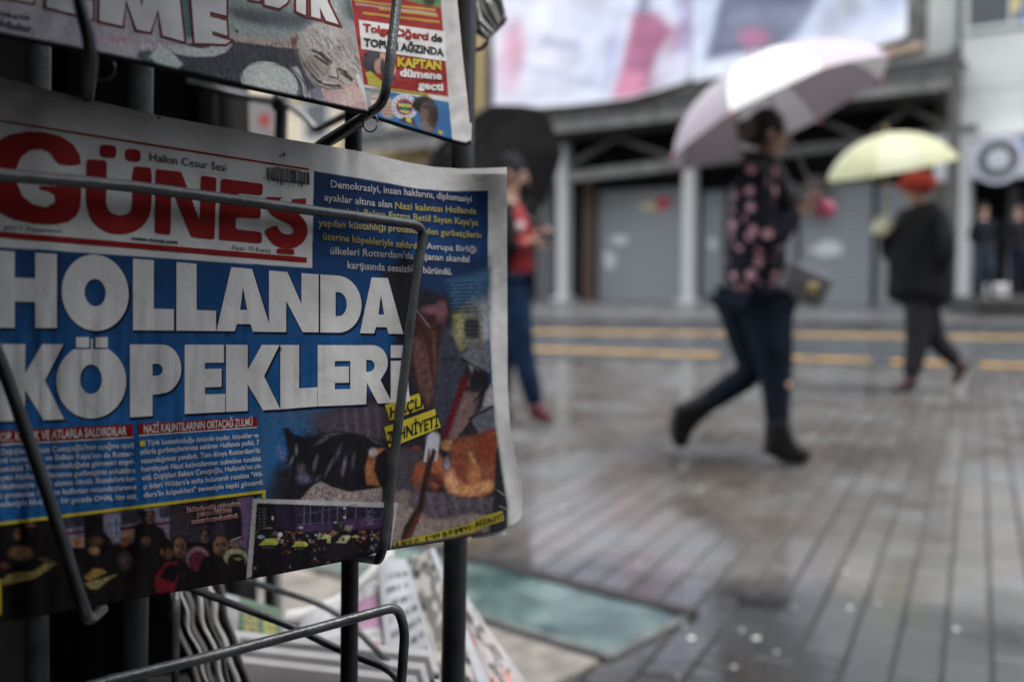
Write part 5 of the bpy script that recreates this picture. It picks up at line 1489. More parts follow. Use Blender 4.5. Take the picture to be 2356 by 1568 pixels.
# --- headline
def shape_to(v, x0, x1, top, bot):
    gx, gy = v[:, 0], v[:, 1]; X = x0 + gx * (x1 - x0)
    return np.stack([X, np.interp(X, *top) * gy + np.interp(X, *bot) * (1 - gy)], 1)
def arc(cx, cy, rx, ry, a0, a1, n=20): return [(cx + rx * math.cos(math.radians(a0 + (a1 - a0) * k / n)), cy + ry * math.sin(math.radians(a0 + (a1 - a0) * k / n))) for k in range(n + 1)]
GL = {
 'H': [[(0, 0), (.33, 0), (.33, .345), (.655, .345), (.655, 0), (1, 0), (1, 1), (.655, 1), (.655, .66), (.33, .66), (.33, 1), (0, 1)]],
 'O': [arc(.5, .5, .5, .5, 0, 360, 48)[:-1], arc(.5, .5, .158, .18, 0, 360, 32)[:-1]],
 'L': [[(0, 0), (1, 0), (1, .31), (.51, .31), (.51, 1), (0, 1)]],
 'A': [[(0, 0), (.33, 0), (.372, .115), (.62, .115), (.66, 0), (1, 0), (.645, 1), (.27, 1)], [(.43, .34), (.56, .34), (.482, .70)]],
 'N': [[(0, 0), (.345, 0), (.345, .52), (.68, 0), (1, 0), (1, 1), (.655, 1), (.655, .47), (.37, 1), (0, 1)]],
 'D': [[(0, 0), (.42, 0)] + arc(.42, .5, .58, .5, -90, 90, 24) + [(0, 1)], [(.37, .29), (.42, .29)] + arc(.44, .5, .20, .21, -90, 90, 14) + [(.37, .71)]],
 'K': [[(0, 0), (.40, 0), (.40, .40), (.68, 0), (1, 0), (.70, .52), (.985, 1), (.66, 1), (.40, .62), (.40, 1), (0, 1)]],
 'P': [[(0, 0), (.44, 0), (.44, .30), (.58, .30)] + arc(.62, .655, .38, .345, -90, 90, 24) + [(0, 1)], [(.44, .56), (.52, .56)] + arc(.52, .645, .12, .085, -90, 90, 12) + [(.44, .73)]],
 'E': [[(0, 0), (1, 0), (1, .27), (.50, .27), (.50, .375), (.91, .375), (.91, .645), (.50, .645), (.50, .735), (.97, .735), (.97, 1), (0, 1)]],
 'R': [[(0, 0), (.38, 0), (.40, .36), (.66, 0), (1, 0), (.72, .40)] + arc(.53, .70, .37, .30, -42, 90, 20) + [(0, 1)], [(.38, .55), (.45, .55)] + arc(.45, .65, .13, .10, -90, 90, 12) + [(.38, .75)]],
 'I': [[(.0, 0), (.95, 0), (.80, .73), (.0, .73)], [(0, .78), (.72, .78), (.65, 1), (0, 1)]],
}
top1 = ([-30, 0, 131, 296, 400, 498, 619, 733, 832, 928], [571, 577, 584, 594, 602, 611, 622, 631, 637, 641]); bot1 = ([-30, 0, 131, 296, 400, 498, 619, 733, 832, 928], [752, 754, 754, 759, 760, 761, 763, 764, 766, 768])
top2 = ([-30, 950], [791, 794]); bot2 = ([-30, 37, 148, 290, 417, 518, 645, 730, 810, 902, 945], [970, 968, 964, 960, 952, 947, 941, 934, 931, 926, 923])
def letter(g, x0, x1, top, bot, over=0):
    v, f = fill2d(GL[g]); q = shape_to(v, x0, x1, top, bot)
    if over: q[:, 1] += np.where(v[:, 1] > .5, -over, over) * abs(v[:, 1] - .5) * 2
    S.put('headline_letter', q, f, P_white, .00042, kind=None, cut=10)
    qs = q + np.array([3.2, 4.0]); c = q.mean(0); qs = c + (qs - c) * np.array([1.03, 1.02])
    return qs, f
SH = []
for g, x0, x1, o in (('H', -14, 131, 0), ('O', 142, 296, 4), ('L', 306, 400, 0), ('L', 406, 497, 0), ('A', 498, 625, 0), ('N', 619, 733, 0), ('D', 737, 832, 0), ('A', 828, 928, 0)): SH.append(letter(g, x0, x1, top1, bot1, o))
for g, x0, x1, o in (('K', -2, 148, 0), ('P', 299, 417, 0), ('E', 425, 518, 0), ('K', 520, 645, 0), ('L', 645, 730, 0), ('E', 731, 810, 0), ('R', 806, 902, 0), ('I', 899, 945, 0)): SH.append(letter(g, x0, x1, top2, bot2, o))
# Ö: the round letter with the two square dots cut into its top
oc = arc(210, 877, 80.5, 85, 0, 360, 60)[:-1]
oc = [(x, y) for (x, y) in oc if not (168 < x < 253 and y < 803)]
i0 = max(range(len(oc)), key=lambda i: math.hypot(oc[i][0] - oc[i - 1][0], oc[i][1] - oc[i - 1][1]))
oc = oc[i0:] + oc[:i0]
v, f = fill2d([oc + [(169, 803), (205, 803), (205, 803), (209, 803), (209, 779), (214, 779), (214, 803), (253, 803)][::1] if oc[-1][0] < 210 else oc + [(253, 803), (214, 803), (214, 779), (209, 779), (209, 803), (169, 803)],
               arc(209.5, 872, 25, 34, 0, 360, 32)[:-1]])
S.put('headline_letter', v, f, P_white, .00042, kind=None, cut=10); SH.append((v + np.array([3.2, 4]), f))
for x0, x1 in ((175, 205), (220, 248)): S.quad('letter_dot', [(x0, 775), (x1, 775), (x1, 799), (x0, 799)], P_white, .00044)
V = []; F = []; b = 0
for q, f in SH: V.append(q); F += [tuple(i + b for i in g) for g in f]; b += len(q)
for k_, (q, f) in enumerate(SH):
    q2, f2 = cutgrid(q, f, 10); SH[k_] = (q2, f2)
V = np.concatenate([q for q, f in SH]); F = []; b = 0
for q, f in SH: F += [tuple(i + b for i in g) for g in f]; b += len(q)
S.put('headline_shadow', V, F, P_navy, .00016)

# --- masthead
mz = lambda pts: [(p[0] * .3125, 276 + p[1] * .3125) + tuple(p[2:]) for p in pts]
def mast(contours, name='masthead_letter'):
    v, f = fill2d(contours); S.put(name, v, f, P_red, .0004, kind=None, cut=10)
Go = [(597, 325), (588, 260), (540, 180), (450, 120), (330, 90), (200, 86), (60, 112), (-60, 180), (-130, 290), (-150, 430), (-110, 570), (-20, 670), (100, 730), (250, 760), (400, 768), (500, 752), (560, 708), (590, 650), (597, 580), (597, 492)]
Gi = [(288, 484), (300, 512), (360, 522), (404, 545), (412, 590), (390, 628), (330, 642), (240, 620), (165, 560), (125, 460), (122, 350), (160, 270), (225, 222), (310, 214), (372, 240), (405, 290), (440, 325), (520, 336)]
mast([[p[:2] for p in mz(Go + Gi)]])
Uo = strokeoutline(mz([(712, 350), (709, 480), (709, 600), (740, 700), (810, 755), (890, 770), (970, 752), (1025, 700), (1045, 620), (1047, 500), (1048, 400)]), 44)
mast([Uo])
mast([roundpoly(mz([(640, 286), (788, 300), (782, 600), (640, 600)]), 8)]); mast([roundpoly(mz([(985, 338), (1115, 352), (1112, 600), (980, 600)]), 8)])
for (x0, y0, x1, y1) in ((736, 178, 858, 283), (922, 208, 1036, 312)):
    mast([roundpoly(mz([(x0, y0), (x1, y0 + 12), (x1, y1), (x0, y1 - 12)]), 12)], 'masthead_dot')
mast([roundpoly(mz([(1150, 360), (1335, 382), (1474, 748), (1482, 408), (1594, 424), (1580, 878), (1412, 862), (1264, 500), (1256, 845), (1143, 832)]), 7)])
mast([roundpoly(mz([(1628, 430), (1938, 470), (1932, 556), (1750, 538), (1746, 628), (1922, 650), (1916, 726), (1738, 714), (1734, 802), (1930, 826), (1928, 908), (1613, 880)]), 7)])
mast([strokeoutline(mz([(2203, 618), (2196, 560), (2160, 528), (2110, 518), (2050, 530), (2010, 580), (2020, 640), (2080, 685), (2160, 725), (2208, 785), (2208, 845), (2160, 888), (2100, 892), (2045, 870), (2008, 825), (1996, 800)]), 32)])
mast([roundpoly(mz([(2038, 944), (2168, 952), (2168, 990), (2038, 982)]), 6)], 'masthead_cedilla')
S.quad('masthead_rule', [(-90, 263), (0, 276), (356, 332), (712, 388), (712, 392), (356, 337), (0, 280), (-90, 267)], P_red, .0003)
S.quad('masthead_rule', [(-90, 526), (0, 532), (706, 592), (706, 604), (0, 546), (-90, 540)], P_red, .0003)
S.text('masthead_text', [("Halkın Cesur Sesi", (345, 370), (521, 394), 19)], P_black, weight=.0)
S.text('masthead_text', [("www.gunes.com", (301.5, 551.6), (409, 561), 9.5), ], P_black, weight=.03)
S.text('masthead_text', [("Fiyatı: 75 Kuruş", (535, 573.5), (623, 580.5), 10), ("13 Mart 2017 Pazartesi", (-76, 524), (142, 535.5), 11)], P_black)
# registration cross and barcode
S.text('print_mark', [("+", (640, 363.5), (650, 365), 10)], P_black, cap_unit=.7)
Vb = []; Fb = []; x = 1962.0; r_ = random.Random(4)
while x < 2275:
    w = r_.choice([3, 3, 5, 8]); yt_ = 348 + (x - 1962) * .12; yb_ = 440 + (x - 1962) * .12 + (28 if r_.random() < .18 else 0)
    b = len(Vb); Vb += [(x, yt_), (x + w, yt_ + w * .12), (x + w, yb_), (x, yb_)]; Fb.append((b, b + 1, b + 2, b + 3)); x += w + r_.choice([3, 4, 6])
S.put('barcode', np.array([mz([q])[0][:2] for q in Vb]), Fb, P_black, .0005)
S.text('barcode_digits', [("9", (606, 413), (609.5, 413.5), 6), ("771305 010018", (624, 416), (702, 425), 6.5), ("ISSN 1305-010X", (633, 388), (692, 395.5), 5)], P_black, weight=.02)
# standfirst
wt = [("Demokrasiyi, insan haklarını, diplomasiyi", (761, 430.7), (1085, 465), 17), ("ayaklar altına alan", (746, 461), (902, 478), 16.5),
      ("Avrupa Birliği", (981, 572.5), (1096, 580), 14.5), ("ülkeleri Rotterdam'da yaşanan skandal", (760, 584), (1080, 603), 17), ("karşısında sessizliğe büründü.", (799.5, 617), (1040, 632), 17)]
yt2 = [("Nazi kalıntısı Hollanda", (909, 480), (1096, 492.5), 15.5), ("yönetimi, Bakan Fatma Betül Sayan Kaya'ya", (744, 489), (1100, 519), 16.5), ("yapılan küstahlığı protesto eden gurbetçilerin", (732.5, 519.5), (1107, 547.5), 16.5), ("üzerine köpekleriyle saldırdı.", (743.5, 550), (966, 573), 16.5)]
S.text('standfirst_text', wt, P_pale, weight=.012); S.text('standfirst_text', yt2, P_ygd, weight=.012)
# section headings
for q in ([(-90, 996), (0, 991), (305, 975), (307, 1003), (0, 1020), (-90, 1025)], [(319, 974), (455, 966), (591, 958), (592, 980), (455, 990), (320, 999)]): S.quad('heading_box', q, P_red, .0003)
for q in ([(-90, 1026), (0, 1021), (307, 1004), (307, 1006.5), (0, 1024), (-90, 1029)], [(320, 1000), (592, 981), (592, 983.5), (320, 1002.5)]): S.quad('heading_rule', q, P_white, .0003)
S.text('heading_text', [("COP, KÖPEK VE ATLARLA SALDIRDILAR", (-12, 1016), (291, 999.5), 21), ("NAZİ KALINTILARININ ORTAÇAĞ ZULMÜ", (331, 995.5), (581, 978), 18.5)], P_white, .0006, weight=.015)
oz = lambda x, y: (x * .2734, 736 + y * .2734)
col2 = [("Türk konsolosluğu önünde coplar, köpekler ve", (1240, 1055), (2175, 985)), ("atlarla gurbetçilerimize saldıran Hollanda polisi, 7", (1180, 1130), (2180, 1045)), ("vatandaşımızı yaraladı. Tüm dünya Rotterdam'da", (1185, 1205), (2190, 1112)),
        ("hortlayan Nazi kalıntılarının zulmüne tanıklık", (1190, 1275), (2200, 1183)), ("etti. Dışişleri Bakanı Çavuşoğlu, Hollanda'nın ırk-", (1195, 1347), (2205, 1244)), ("çı lideri Wilders'e atıfta bulunarak rezalete \"Wil-", (1205, 1420), (2212, 1312)), ("ders'in köpekleri\" tweetiyle tepki gösterdi.", (1210, 1492), (2220, 1380))]
S.text('column_text', [(t, oz(*a), oz(*b2), 12.5) for t, a, b2 in col2], P_white, weight=.012)
S.quad('bullet_square', [oz(1175, 1015), oz(1223, 1012), oz(1225, 1058), oz(1177, 1060)], P_yellow, .0005)
col1 = [("Dışişleri Bakanı Çavuşoğlu'nun uçağına uçuş", (10, 1132), (1125, 1068)), ("izni vermeyen ve Bakan Kaya'nın da Rotter-", (-30, 1202), (1128, 1143)), ("damdaki Türk konsolosluğuna gitmesini engel-", (-30, 1278), (1133, 1208)),
        ("leyen Hollanda, binlerce gurbetçinin sokaklara", (-30, 1350), (1138, 1282)), ("dökülmesiyle savaş alanına döndü. Skandallara kar-", (-30, 1425), (1145, 1350)), ("şı protesto hakkını kullanan vatandaşlarımız", (-30, 1500), (1150, 1423)), ("nedeniyle Hollanda, bir gecede OHAL ilan etti.", (-30, 1572), (1155, 1500))]
S.text('column_text', [(t, oz(*a), oz(*b2), 13.5) for t, a, b2 in col1], P_white, weight=.012)
S.quad('yellow_rule', [(-90, 1209), (0, 1200), (611, 1126), (611, 1146), (604, 1146), (604, 1134), (0, 1208), (-90, 1217)], P_yellow, .0003)
cap = [("Hollanda polisi, gurbetçilerin", (429, 1177), (554.5, 1161.5), 9.5), ("yanı sıra Türk basın", (452, 1187), (533.5, 1176), 9.5), ("mensuplarına da saldırdı.", (440, 1204), (549, 1189), 9.5)]
S.text('caption_outline', cap, P_white, .0004, weight=.085); S.text('caption_text', cap, P_red, .0007, weight=.02)
# yellow tags
S.quad('yellow_tag', [(885.6, 931), (963.5, 904), (976, 939), (897, 967)], P_yellow, .0004); S.quad('yellow_tag', [(884, 982), (1000.5, 940), (1014, 982), (912, 1024), (895, 1028)], P_yellow, .0005)
S.text('tag_text', [("HAÇLI", (898, 961), (972, 935), 25), ("ZİHNİYETİ", (890, 1021), (1009, 979), 27)], P_black, .0009, weight=.02)
S.text('tag_text', [("REZALETİ", (1095, 1210), (1156, 1193), 12)], P_black, .0007, weight=.02)
settle(mp, mp.location)

# ---------------------------------------------------------------- upper front paper (portrait)
up_root = empty('newspaper', P(420, 160, dpl(420))); tag(up_root, 'newspaper with large white red-edged letters and a grey haired man in upper holder', 'newspaper')
UBX = [-90, 0, 186, 314, 558, 842, 856]; UBY = [54, 70, 107, 134, 191, 253, 256]
def dep_up(x, y):
    x = np.asarray(x, float); y = np.asarray(y, float)
    return dpl(x) - .045 + 1.1e-4 * (np.interp(x, UBX, UBY) - y) + .0005 * fieldnoise(x / 160, y / 200, 31) + .0004 * np.sin(x / 37 + y / 90)
nu2, nv2 = 420, 190
jj, ii = np.mgrid[0:nv2, 0:nu2]; b_ = jj / (nv2 - 1); a_ = ii / (nu2 - 1)
ybm = 250
Yu = -230 + (250 + 230) * b_
XR = 806 + np.clip(Yu, -230, 250) * .165
Xu = -90 + (XR + 90) * a_
yb = np.interp(Xu, UBX, UBY); Yu = -230 + (yb + 230) * b_
pu = Paint(Xu, Yu, (.50, .46, .50))
pu.z(.2734, 0, 0)
pu.poly([(900, 300), (1500, 380), (1600, 350), (1400, 420), (1200, 440), (800, 400)], (.52, .46, .50), 14)
pu.ell(1000, 330, 120, 30, (.50, .26, .22), .9, al=.6)
pu.poly([(1450, -300), (1600, -300), (1640, 320), (1560, 330)], (.09, .17, .18), 8)
pu.poly([(1880, -700), (3300, -700), (3300, 900), (2000, 320), (1930, 300)], (.30, .35, .34), 14)
pu.poly([(1900, 60), (2356, 90), (2600, 120), (2700, 260), (2200, 230), (1980, 160)], (.07, .075, .09), 16, .85)
pu.poly([(1950, 180), (2356, 250), (2700, 330), (2700, 420), (2356, 400), (1960, 330)], (.36, .42, .40), 12, .9)
pu.poly([(2000, 290), (2356, 350), (2800, 420), (2800, 470), (2356, 410), (1960, 340)], (.50, .37, .31), 10, .9)
pu.z(.2734, 552, 0)
pu.poly([(600, -200), (1100, -200), (1100, 300), (880, 260), (860, 0)], (.035, .045, .05), 20, .85)
pu.poly([(860, 150), (1000, 200), (960, 420), (880, 300)], (.36, .38, .37), 10, .8)
# vest
pu.z(.2734, 0, 0)
pu.poly([(1380, 400), (1600, 360), (1950, 345), (2356, 400), (2700, 420), (2800, 600), (2600, 900), (2356, 800), (1600, 620), (1300, 560), (1150, 480), (1200, 430), (1360, 440)], (.055, .055, .068), 3)
pu.noise(.5, 12, ((Yu > 95) & (Yu < 215) & (Xu > 320) & (Xu < 760)).astype(float), 17)
pu.poly([(1150, 455), (1180, 435), (1300, 438), (1250, 520), (1180, 480)], (.10, .13, .135), 2)
pu.poly([(1250, 480), (1350, 385), (1430, 420), (1545, 540), (1500, 575), (1320, 530)], (.58, .65, .61), 2)
pu.poly([(1390, 392), (1560, 372), (1740, 360), (1800, 330), (1920, 335), (1955, 380), (1900, 440), (1800, 478), (1620, 480), (1480, 455)], (.62, .64, .64), 2)
pu.poly([(1560, 375), (1640, 362), (1770, 380), (1760, 400), (1690, 410), (1600, 395)], (.09, .095, .10), 1.5)
pu.z(.2734, 552, 0)
pu.ell(250, 700, 245, 172, (.60, .66, .61), .04, rot=18); pu.ell(270, 730, 190, 110, (.68, .72, .67), .5, rot=18)
pu.poly([(430, 570), (480, 560), (590, 690), (600, 840), (540, 820), (520, 700)], (.50, .54, .55), 2); pu.streak((440, 570), (560, 720), 8, (.05, .05, .06), 1); pu.streak((560, 720), (570, 820), 8, (.08, .08, .1), 1)
pu.poly([(560, 620), (700, 700), (680, 760), (600, 800), (590, 680)], (.05, .05, .062), 2)
pu.poly([(600, 760), (660, 725), (720, 830), (600, 830)], (.22, .21, .27), 2)
pu.poly([(690, 745), (850, 760), (980, 620), (1060, 880), (1060, 930), (720, 850)], (.52, .35, .34), 3); pu.ell(900, 830, 120, 60, (.58, .44, .41), .8)
# head: grey cropped hair, lined laughing face turned down and to the right
pu.z(.547, 368, 0)
pu.poly([(560, 215), (600, 215), (640, 330), (628, 400), (600, 330)], (.06, .06, .07), 3)
pu.ell(566, 172, 17, 34, (.27, .13, .10), .14, rot=8); pu.ell(567, 172, 8, 20, (.12, .05, .04), .4, rot=8); pu.ell(562, 150, 8, 10, (.5, .36, .3), .5)
pu.poly([(592, 165), (610, 125), (650, 100), (700, 96), (760, 116), (810, 160), (842, 215), (852, 262), (838, 300), (828, 330), (800, 362), (760, 376), (700, 376), (650, 360), (618, 320), (596, 268), (584, 215)], (.42, .375, .34), 5)
pu.ell(655, 190, 62, 60, (.50, .46, .43), .7, rot=-20)
pu.ell(780, 210, 56, 100, (.26, .245, .235), .6, rot=-32, al=.9)
pu.ell(700, 130, 80, 26, (.46, .44, .42), .6, rot=12, al=.8)
rr = random.Random(3)
for k in range(150):
    t = rr.random(); x = 640 + 190 * t + rr.uniform(-26, 20); y = 108 + 130 * t ** 1.4 + rr.uniform(-10, 62 + 40 * t)
    if x > 850 - max(0, 200 - y) * .35: continue
    c = rr.choice([(.60, .58, .56), (.09, .085, .08), (.33, .31, .30), (.20, .19, .18), (.50, .48, .46)])
    pu.streak((x, y), (x + rr.uniform(8, 26), y + rr.uniform(20, 46)), 3.2, c, .5, .7)
for k in range(26):
    x = 596 + 5 * k; y = 150 - 40 * math.sin(k / 26 * 2.4); pu.streak((x, y), (x + 8, y + 26), 3, rr.choice([(.55, .52, .5), (.2, .19, .18)]), .5, .5)
for (p0, p1, w, c, s_, al) in (((612, 262), (650, 340), 26, (.30, .25, .22), 6, .8), ((630, 250), (700, 300), 30, (.36, .30, .26), 6, .8), ((800, 290), (826, 330), 16, (.30, .26, .24), 4, .7),
        ((640, 212), (676, 226), 12, (.055, .05, .048), 1.5, .95), ((676, 226), (716, 262), 17, (.04, .035, .034), 2, .95), ((652, 236), (706, 272), 11, (.03, .024, .022), 1.5, .9), ((664, 262), (700, 282), 5, (.52, .47, .44), 1, .8),
        ((754, 292), (782, 304), 12, (.05, .045, .043), 1.5, .95), ((778, 308), (806, 336), 15, (.035, .03, .03), 2, .95), ((760, 306), (790, 330), 8, (.05, .04, .04), 1, .9),
        ((716, 262), (700, 306), 7, (.26, .21, .19), 2, .8), ((728, 276), (736, 318), 15, (.56, .50, .46), 2, .95), ((744, 290), (750, 326), 8, (.14, .11, .10), 1.5, .9), ((712, 322), (748, 332), 8, (.10, .075, .07), 1.2, .95),
        ((606, 268), (640, 316), 6, (.09, .075, .07), 1, .9), ((622, 262), (668, 326), 5, (.13, .105, .095), 1, .85), ((640, 262), (690, 318), 5, (.15, .12, .11), 1, .8), ((596, 240), (612, 300), 5, (.18, .15, .14), 1, .7),
        ((640, 318), (668, 344), 9, (.06, .045, .04), 1.2, .95), ((666, 342), (712, 358), 13, (.045, .03, .028), 1.5, .95), ((708, 358), (756, 362), 12, (.06, .04, .036), 1.5, .95), ((684, 345), (738, 354), 6, (.58, .55, .52), .8, .95),
        ((756, 340), (776, 352), 7, (.12, .09, .085), 1.2, .8), ((650, 356), (700, 372), 9, (.16, .13, .12), 2, .8), ((700, 374), (770, 372), 7, (.14, .11, .10), 2, .8), ((776, 346), (800, 352), 8, (.42, .37, .34), 2, .8),
        ((604, 196), (690, 190), 3, (.30, .27, .25), 1, .7), ((608, 210), (684, 202), 3, (.28, .25, .23), 1, .7), ((700, 210), (760, 250), 3, (.27, .24, .22), 1, .6), ((706, 228), (764, 268), 3, (.27, .24, .22), 1, .6)):
    pu.streak(p0, p1, w, c, s_ * .55, al)
pu.noise(.10, 6, None, 62); pu.noise(.14, 22, None, 63)
pu.c = np.clip(pu.c * (1 + .07 * (rng.random(Xu.shape) - .5))[..., None], 0, 1)
# pen-dark outlines of the sleeves
for a, b2 in (((352, 345), (346, 300)), ((346, 300), (372, 276)), ((372, 276), (430, 266)), ((430, 266), (520, 280)), ((520, 280), (580, 312)), ((580, 312), (606, 352)), ((606, 352), (614, 400)), ((300, 182), (292, 214)), ((292, 214), (250, 236)), ((250, 236), (170, 242)), ((170, 242), (80, 234)), ((96, 270), (40, 205)), ((60, 205), (130, 190))):
    pu.streak(a, b2, 2.4, (.07, .07, .075), .5, .85)
pu.z(.2734, 552, 0)
pu.streak((990, 640), (1095, 900), 34, (.56, .56, .56), 1)
pu.z(1, 0, 0)
gu = P(Xu, Yu, dep_up(Xu, Yu))
rows = [gu]; cols = [pu.c]
for k in range(1, 7):
    a = k / 6 * math.pi; r = .0042
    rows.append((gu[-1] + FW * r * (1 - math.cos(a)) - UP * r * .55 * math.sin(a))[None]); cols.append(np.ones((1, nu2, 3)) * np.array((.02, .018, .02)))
for k in range(1, 5): rows.append((rows[6][0] + UP * .004 * k + FW * .0016 * k)[None]); cols.append(np.ones((1, nu2, 3)) * np.array((.3, .3, .3)))
grid_obj('front_page', np.concatenate(rows), P_page, up_root, colors=np.concatenate(cols))
SU = Sheet(dep_up, up_root)
def bigl(poly, out=5):
    z = [(x * .2734, y * .2734) for x, y in poly]
    c = np.mean(z, axis=0)
    cu = fill2d([z])
    # red edging: same shape grown
    n = len(z); gz = []
    ar = sum(z[i - 1][0] * z[i][1] - z[i][0] * z[i - 1][1] for i in range(n)); sg = 1 if ar > 0 else -1
    for i in range(n):
        a, b, d = np.array(z[i - 1]), np.array(z[i]), np.array(z[(i + 1) % n])
        t1 = (b - a) / np.linalg.norm(b - a); t2 = (d - b) / np.linalg.norm(d - b)
        n1 = np.array([t1[1], -t1[0]]) * sg; n2_ = np.array([t2[1], -t2[0]]) * sg
        m = n1 + n2_; m = m / max(np.dot(m, m) / 2, .35) ; gz.append(tuple(b + m * out))
    v, f = fill2d([gz]); SU.put('letter_edge', v, f, P_rdk, .0004, kind=None, cut=14)
    v, f = cu; SU.put('headline_letter', v, f, P_white, .0006, kind=None, cut=14)
P_rdk = paper('ink_dark_red', (.15, .016, .016))
bigl([(-120, -560), (280, -560), (280, 25), (120, -5), (-120, -50)], 5.5)
bigl([(395, -600), (790, -560), (788, -420), (540, -450), (540, -300), (740, -270), (740, -150), (540, -190), (540, -40), (780, 10), (780, 160), (390, 60)], 5.5)
bigl([(860, -700), (1030, -680), (1190, 60), (1380, -640), (1440, -640), (1550, 350), (1370, 300), (1330, 80), (1265, 270), (1150, 250), (1060, 0), (1030, 220), (835, 175)], 5.5)
bigl([(1560, -640), (1900, -560), (1905, 60), (1905, 132), (1768, 98), (1770, 142), (1905, 176), (1913, 300), (1785, 262), (1788, 300), (1940, 345), (1900, 372), (1640, 362)], 5)
z2 = lambda pts: [(2019 + x, y) for x, y in pts]
bigl(z2([(60, -300), (130, -300), (165, 10), (80, -5)]), 5.5)
bigl(z2([(200, -400), (420, -380), (430, -40), (390, 30), (330, 70), (210, 40)]), 5.5)
bigl(z2([(470, -400), (555, -390), (555, 130), (475, 95)]), 5.5)
bigl(z2([(590, -400), (760, -380), (770, -60), (735, 10), (830, 205), (725, 175), (670, 60), (680, 160), (600, 140)]), 5.5)
SU.text('page_text', [("maçta", (-14, 34), (70, 47), 13), ("oldular.", (-16, 58), (80, 78), 19)], P_black, weight=.02)
settle(up_root, up_root.location)

# ---------------------------------------------------------------- upper rear paper (red columns)
rr_root = empty('newspaper', P(960, 280, .76)); tag(rr_root, 'red and blue sports newspaper TOPUN AĞZINDA behind the right wire of upper holder', 'newspaper')
def dep_r(x, y):
    x = np.asarray(x, float); y = np.asarray(y, float)
    return .736 + .00012 * (x - 850) + 1.0e-4 * (300 - y) + .0006 * fieldnoise(x / 90, y / 130, 41) + .003 * sm(1040, 1085, x)
nu3, nv3 = 240, 260
jj, ii = np.mgrid[0:nv3, 0:nu3]; b_ = jj / (nv3 - 1); a_ = ii / (nu3 - 1)
RBX = [760, 850, 930, 1028, 1071, 1083]; RBY = [238, 262, 287, 317, 327, 322]
yy = -240 + 560 * b_
Xr = 760 + (np.interp(yy, [-240, 0, 120, 220, 320], [1035, 1052, 1064, 1075, 1084]) - 760) * a_
Yr = -240 + (np.interp(Xr, RBX, RBY) + 240) * b_
pr = Paint(Xr, Yr, (.55, .54, .54))
pr.z(.2734, 552, 0)
pr.poly([(900, -900), (1680, -900), (1690, 0), (1755, 820), (1500, 800), (1040, 715), (1000, 620), (935, 0)], (.30, .018, .022), 1)
pr.poly([(1400, -400), (1690, -400), (1690, 60), (1500, 30), (1400, 0)], (.10, .24, .09), 3); pr.ell(1590, 10, 50, 50, (.04, .05, .03), .4)
for k, (a, bb) in enumerate(((965, 5), (975, 35), (1180, 75), (1040, 110))):
    for q in range(18):
        x = a + q * 38
        if x > 1660: break
        c = (.50, .42, .05) if (k in (0, 3) or (k == 2) or q < 6) and k != 1 else (.42, .36, .36)
        pr.streak((x, bb + q * 4.6), (x + 26, bb + q * 4.6 + 3), 15, c, .8, .85)
pr.poly([(1040, 715), (1755, 815), (1758, 860), (1040, 735)], (.55, .55, .55), 1)
pr.poly([(1040, 735), (1758, 860), (1790, 1200), (1100, 1000), (1060, 900)], (.03, .13, .32), 1)
pr.poly([(1080, 690), (1200, 710), (1200, 735), (1080, 712)], (.45, .38, .05), 1); pr.poly([(1270, 745), (1590, 790), (1590, 815), (1270, 770)], (.45, .38, .05), 1)
for k in range(16):
    x = 1290 + 18 * k; pr.streak((x, 762 + 2.6 * k), (x + 8, 762 + 2.6 * k), 10, (.03, .03, .01), .6, .9)
# player's head at left of the wire
pr.ell(1120, 520, 88, 100, (.035, .033, .04), .12); pr.ell(1170, 560, 40, 60, (.42, .25, .2), .25); pr.ell(1210, 480, 30, 60, (.45, .3, .25), .3); pr.ell(1200, 560, 20, 70, (.03, .03, .035), .3)
pr.poly([(1060, 610), (1100, 600), (1200, 690), (1200, 720), (1080, 700)], (.52, .46, .07), 2); pr.ell(1042, 686, 16, 16, (.25, .02, .03), .2)
pr.ell(1290, 590, 26, 50, (.42, .22, .2), .3); pr.ell(1290, 660, 20, 30, (.05, .03, .03), .4)
pr.ell(1140, 790, 90, 50, (.20, .22, .18), .3); pr.ell(1150, 850, 80, 60, (.50, .38, .34), .3); pr.ell(1250, 910, 70, 80, (.46, .32, .27), .3); pr.streak((1080, 830), (1180, 835), 8, (.08, .07, .07), 1)
for q in range(4): pr.streak((1200, 880 + 25 * q), (1290, 870 + 32 * q), 8, (.2, .11, .09), 1, .8)
# round club crest
pr.ell(1385, 900, 112, 105, (.52, .55, .60), .05, rot=35); pr.ell(1385, 900, 74, 70, (.36, .04, .06), .06, rot=35)
pr.ell(1385, 905, 60, 56, (.05, .07, .14), .06, rot=35); pr.poly([(1330, 870), (1440, 880), (1445, 905), (1335, 895)], (.55, .48, .07), 1); pr.poly([(1340, 925), (1430, 935), (1415, 955), (1360, 945)], (.55, .48, .07), 1)
pr.ell(1390, 915, 16, 22, (.05, .22, .10), .2)
for k in range(16):
    a = k / 16 * 6.28; pr.ell(1385 + 92 * math.cos(a), 900 + 86 * math.sin(a), 9, 9, (.10, .14, .3), .3, al=.7)
pr.poly([(1380, 985), (1460, 990), (1500, 1080), (1330, 1010)], (.04, .04, .05), 2); pr.poly([(1395, 985), (1440, 990), (1440, 1035), (1400, 1020)], (.52, .45, .06), 2)
pr.ell(1545, 880, 96, 72, (.018, .018, .02), .12); pr.ell(1590, 980, 72, 120, (.06, .035, .028), .2, rot=-8); pr.ell(1550, 960, 34, 80, (.14, .085, .07), .5); pr.ell(1640, 960, 30, 80, (.03, .018, .016), .4)
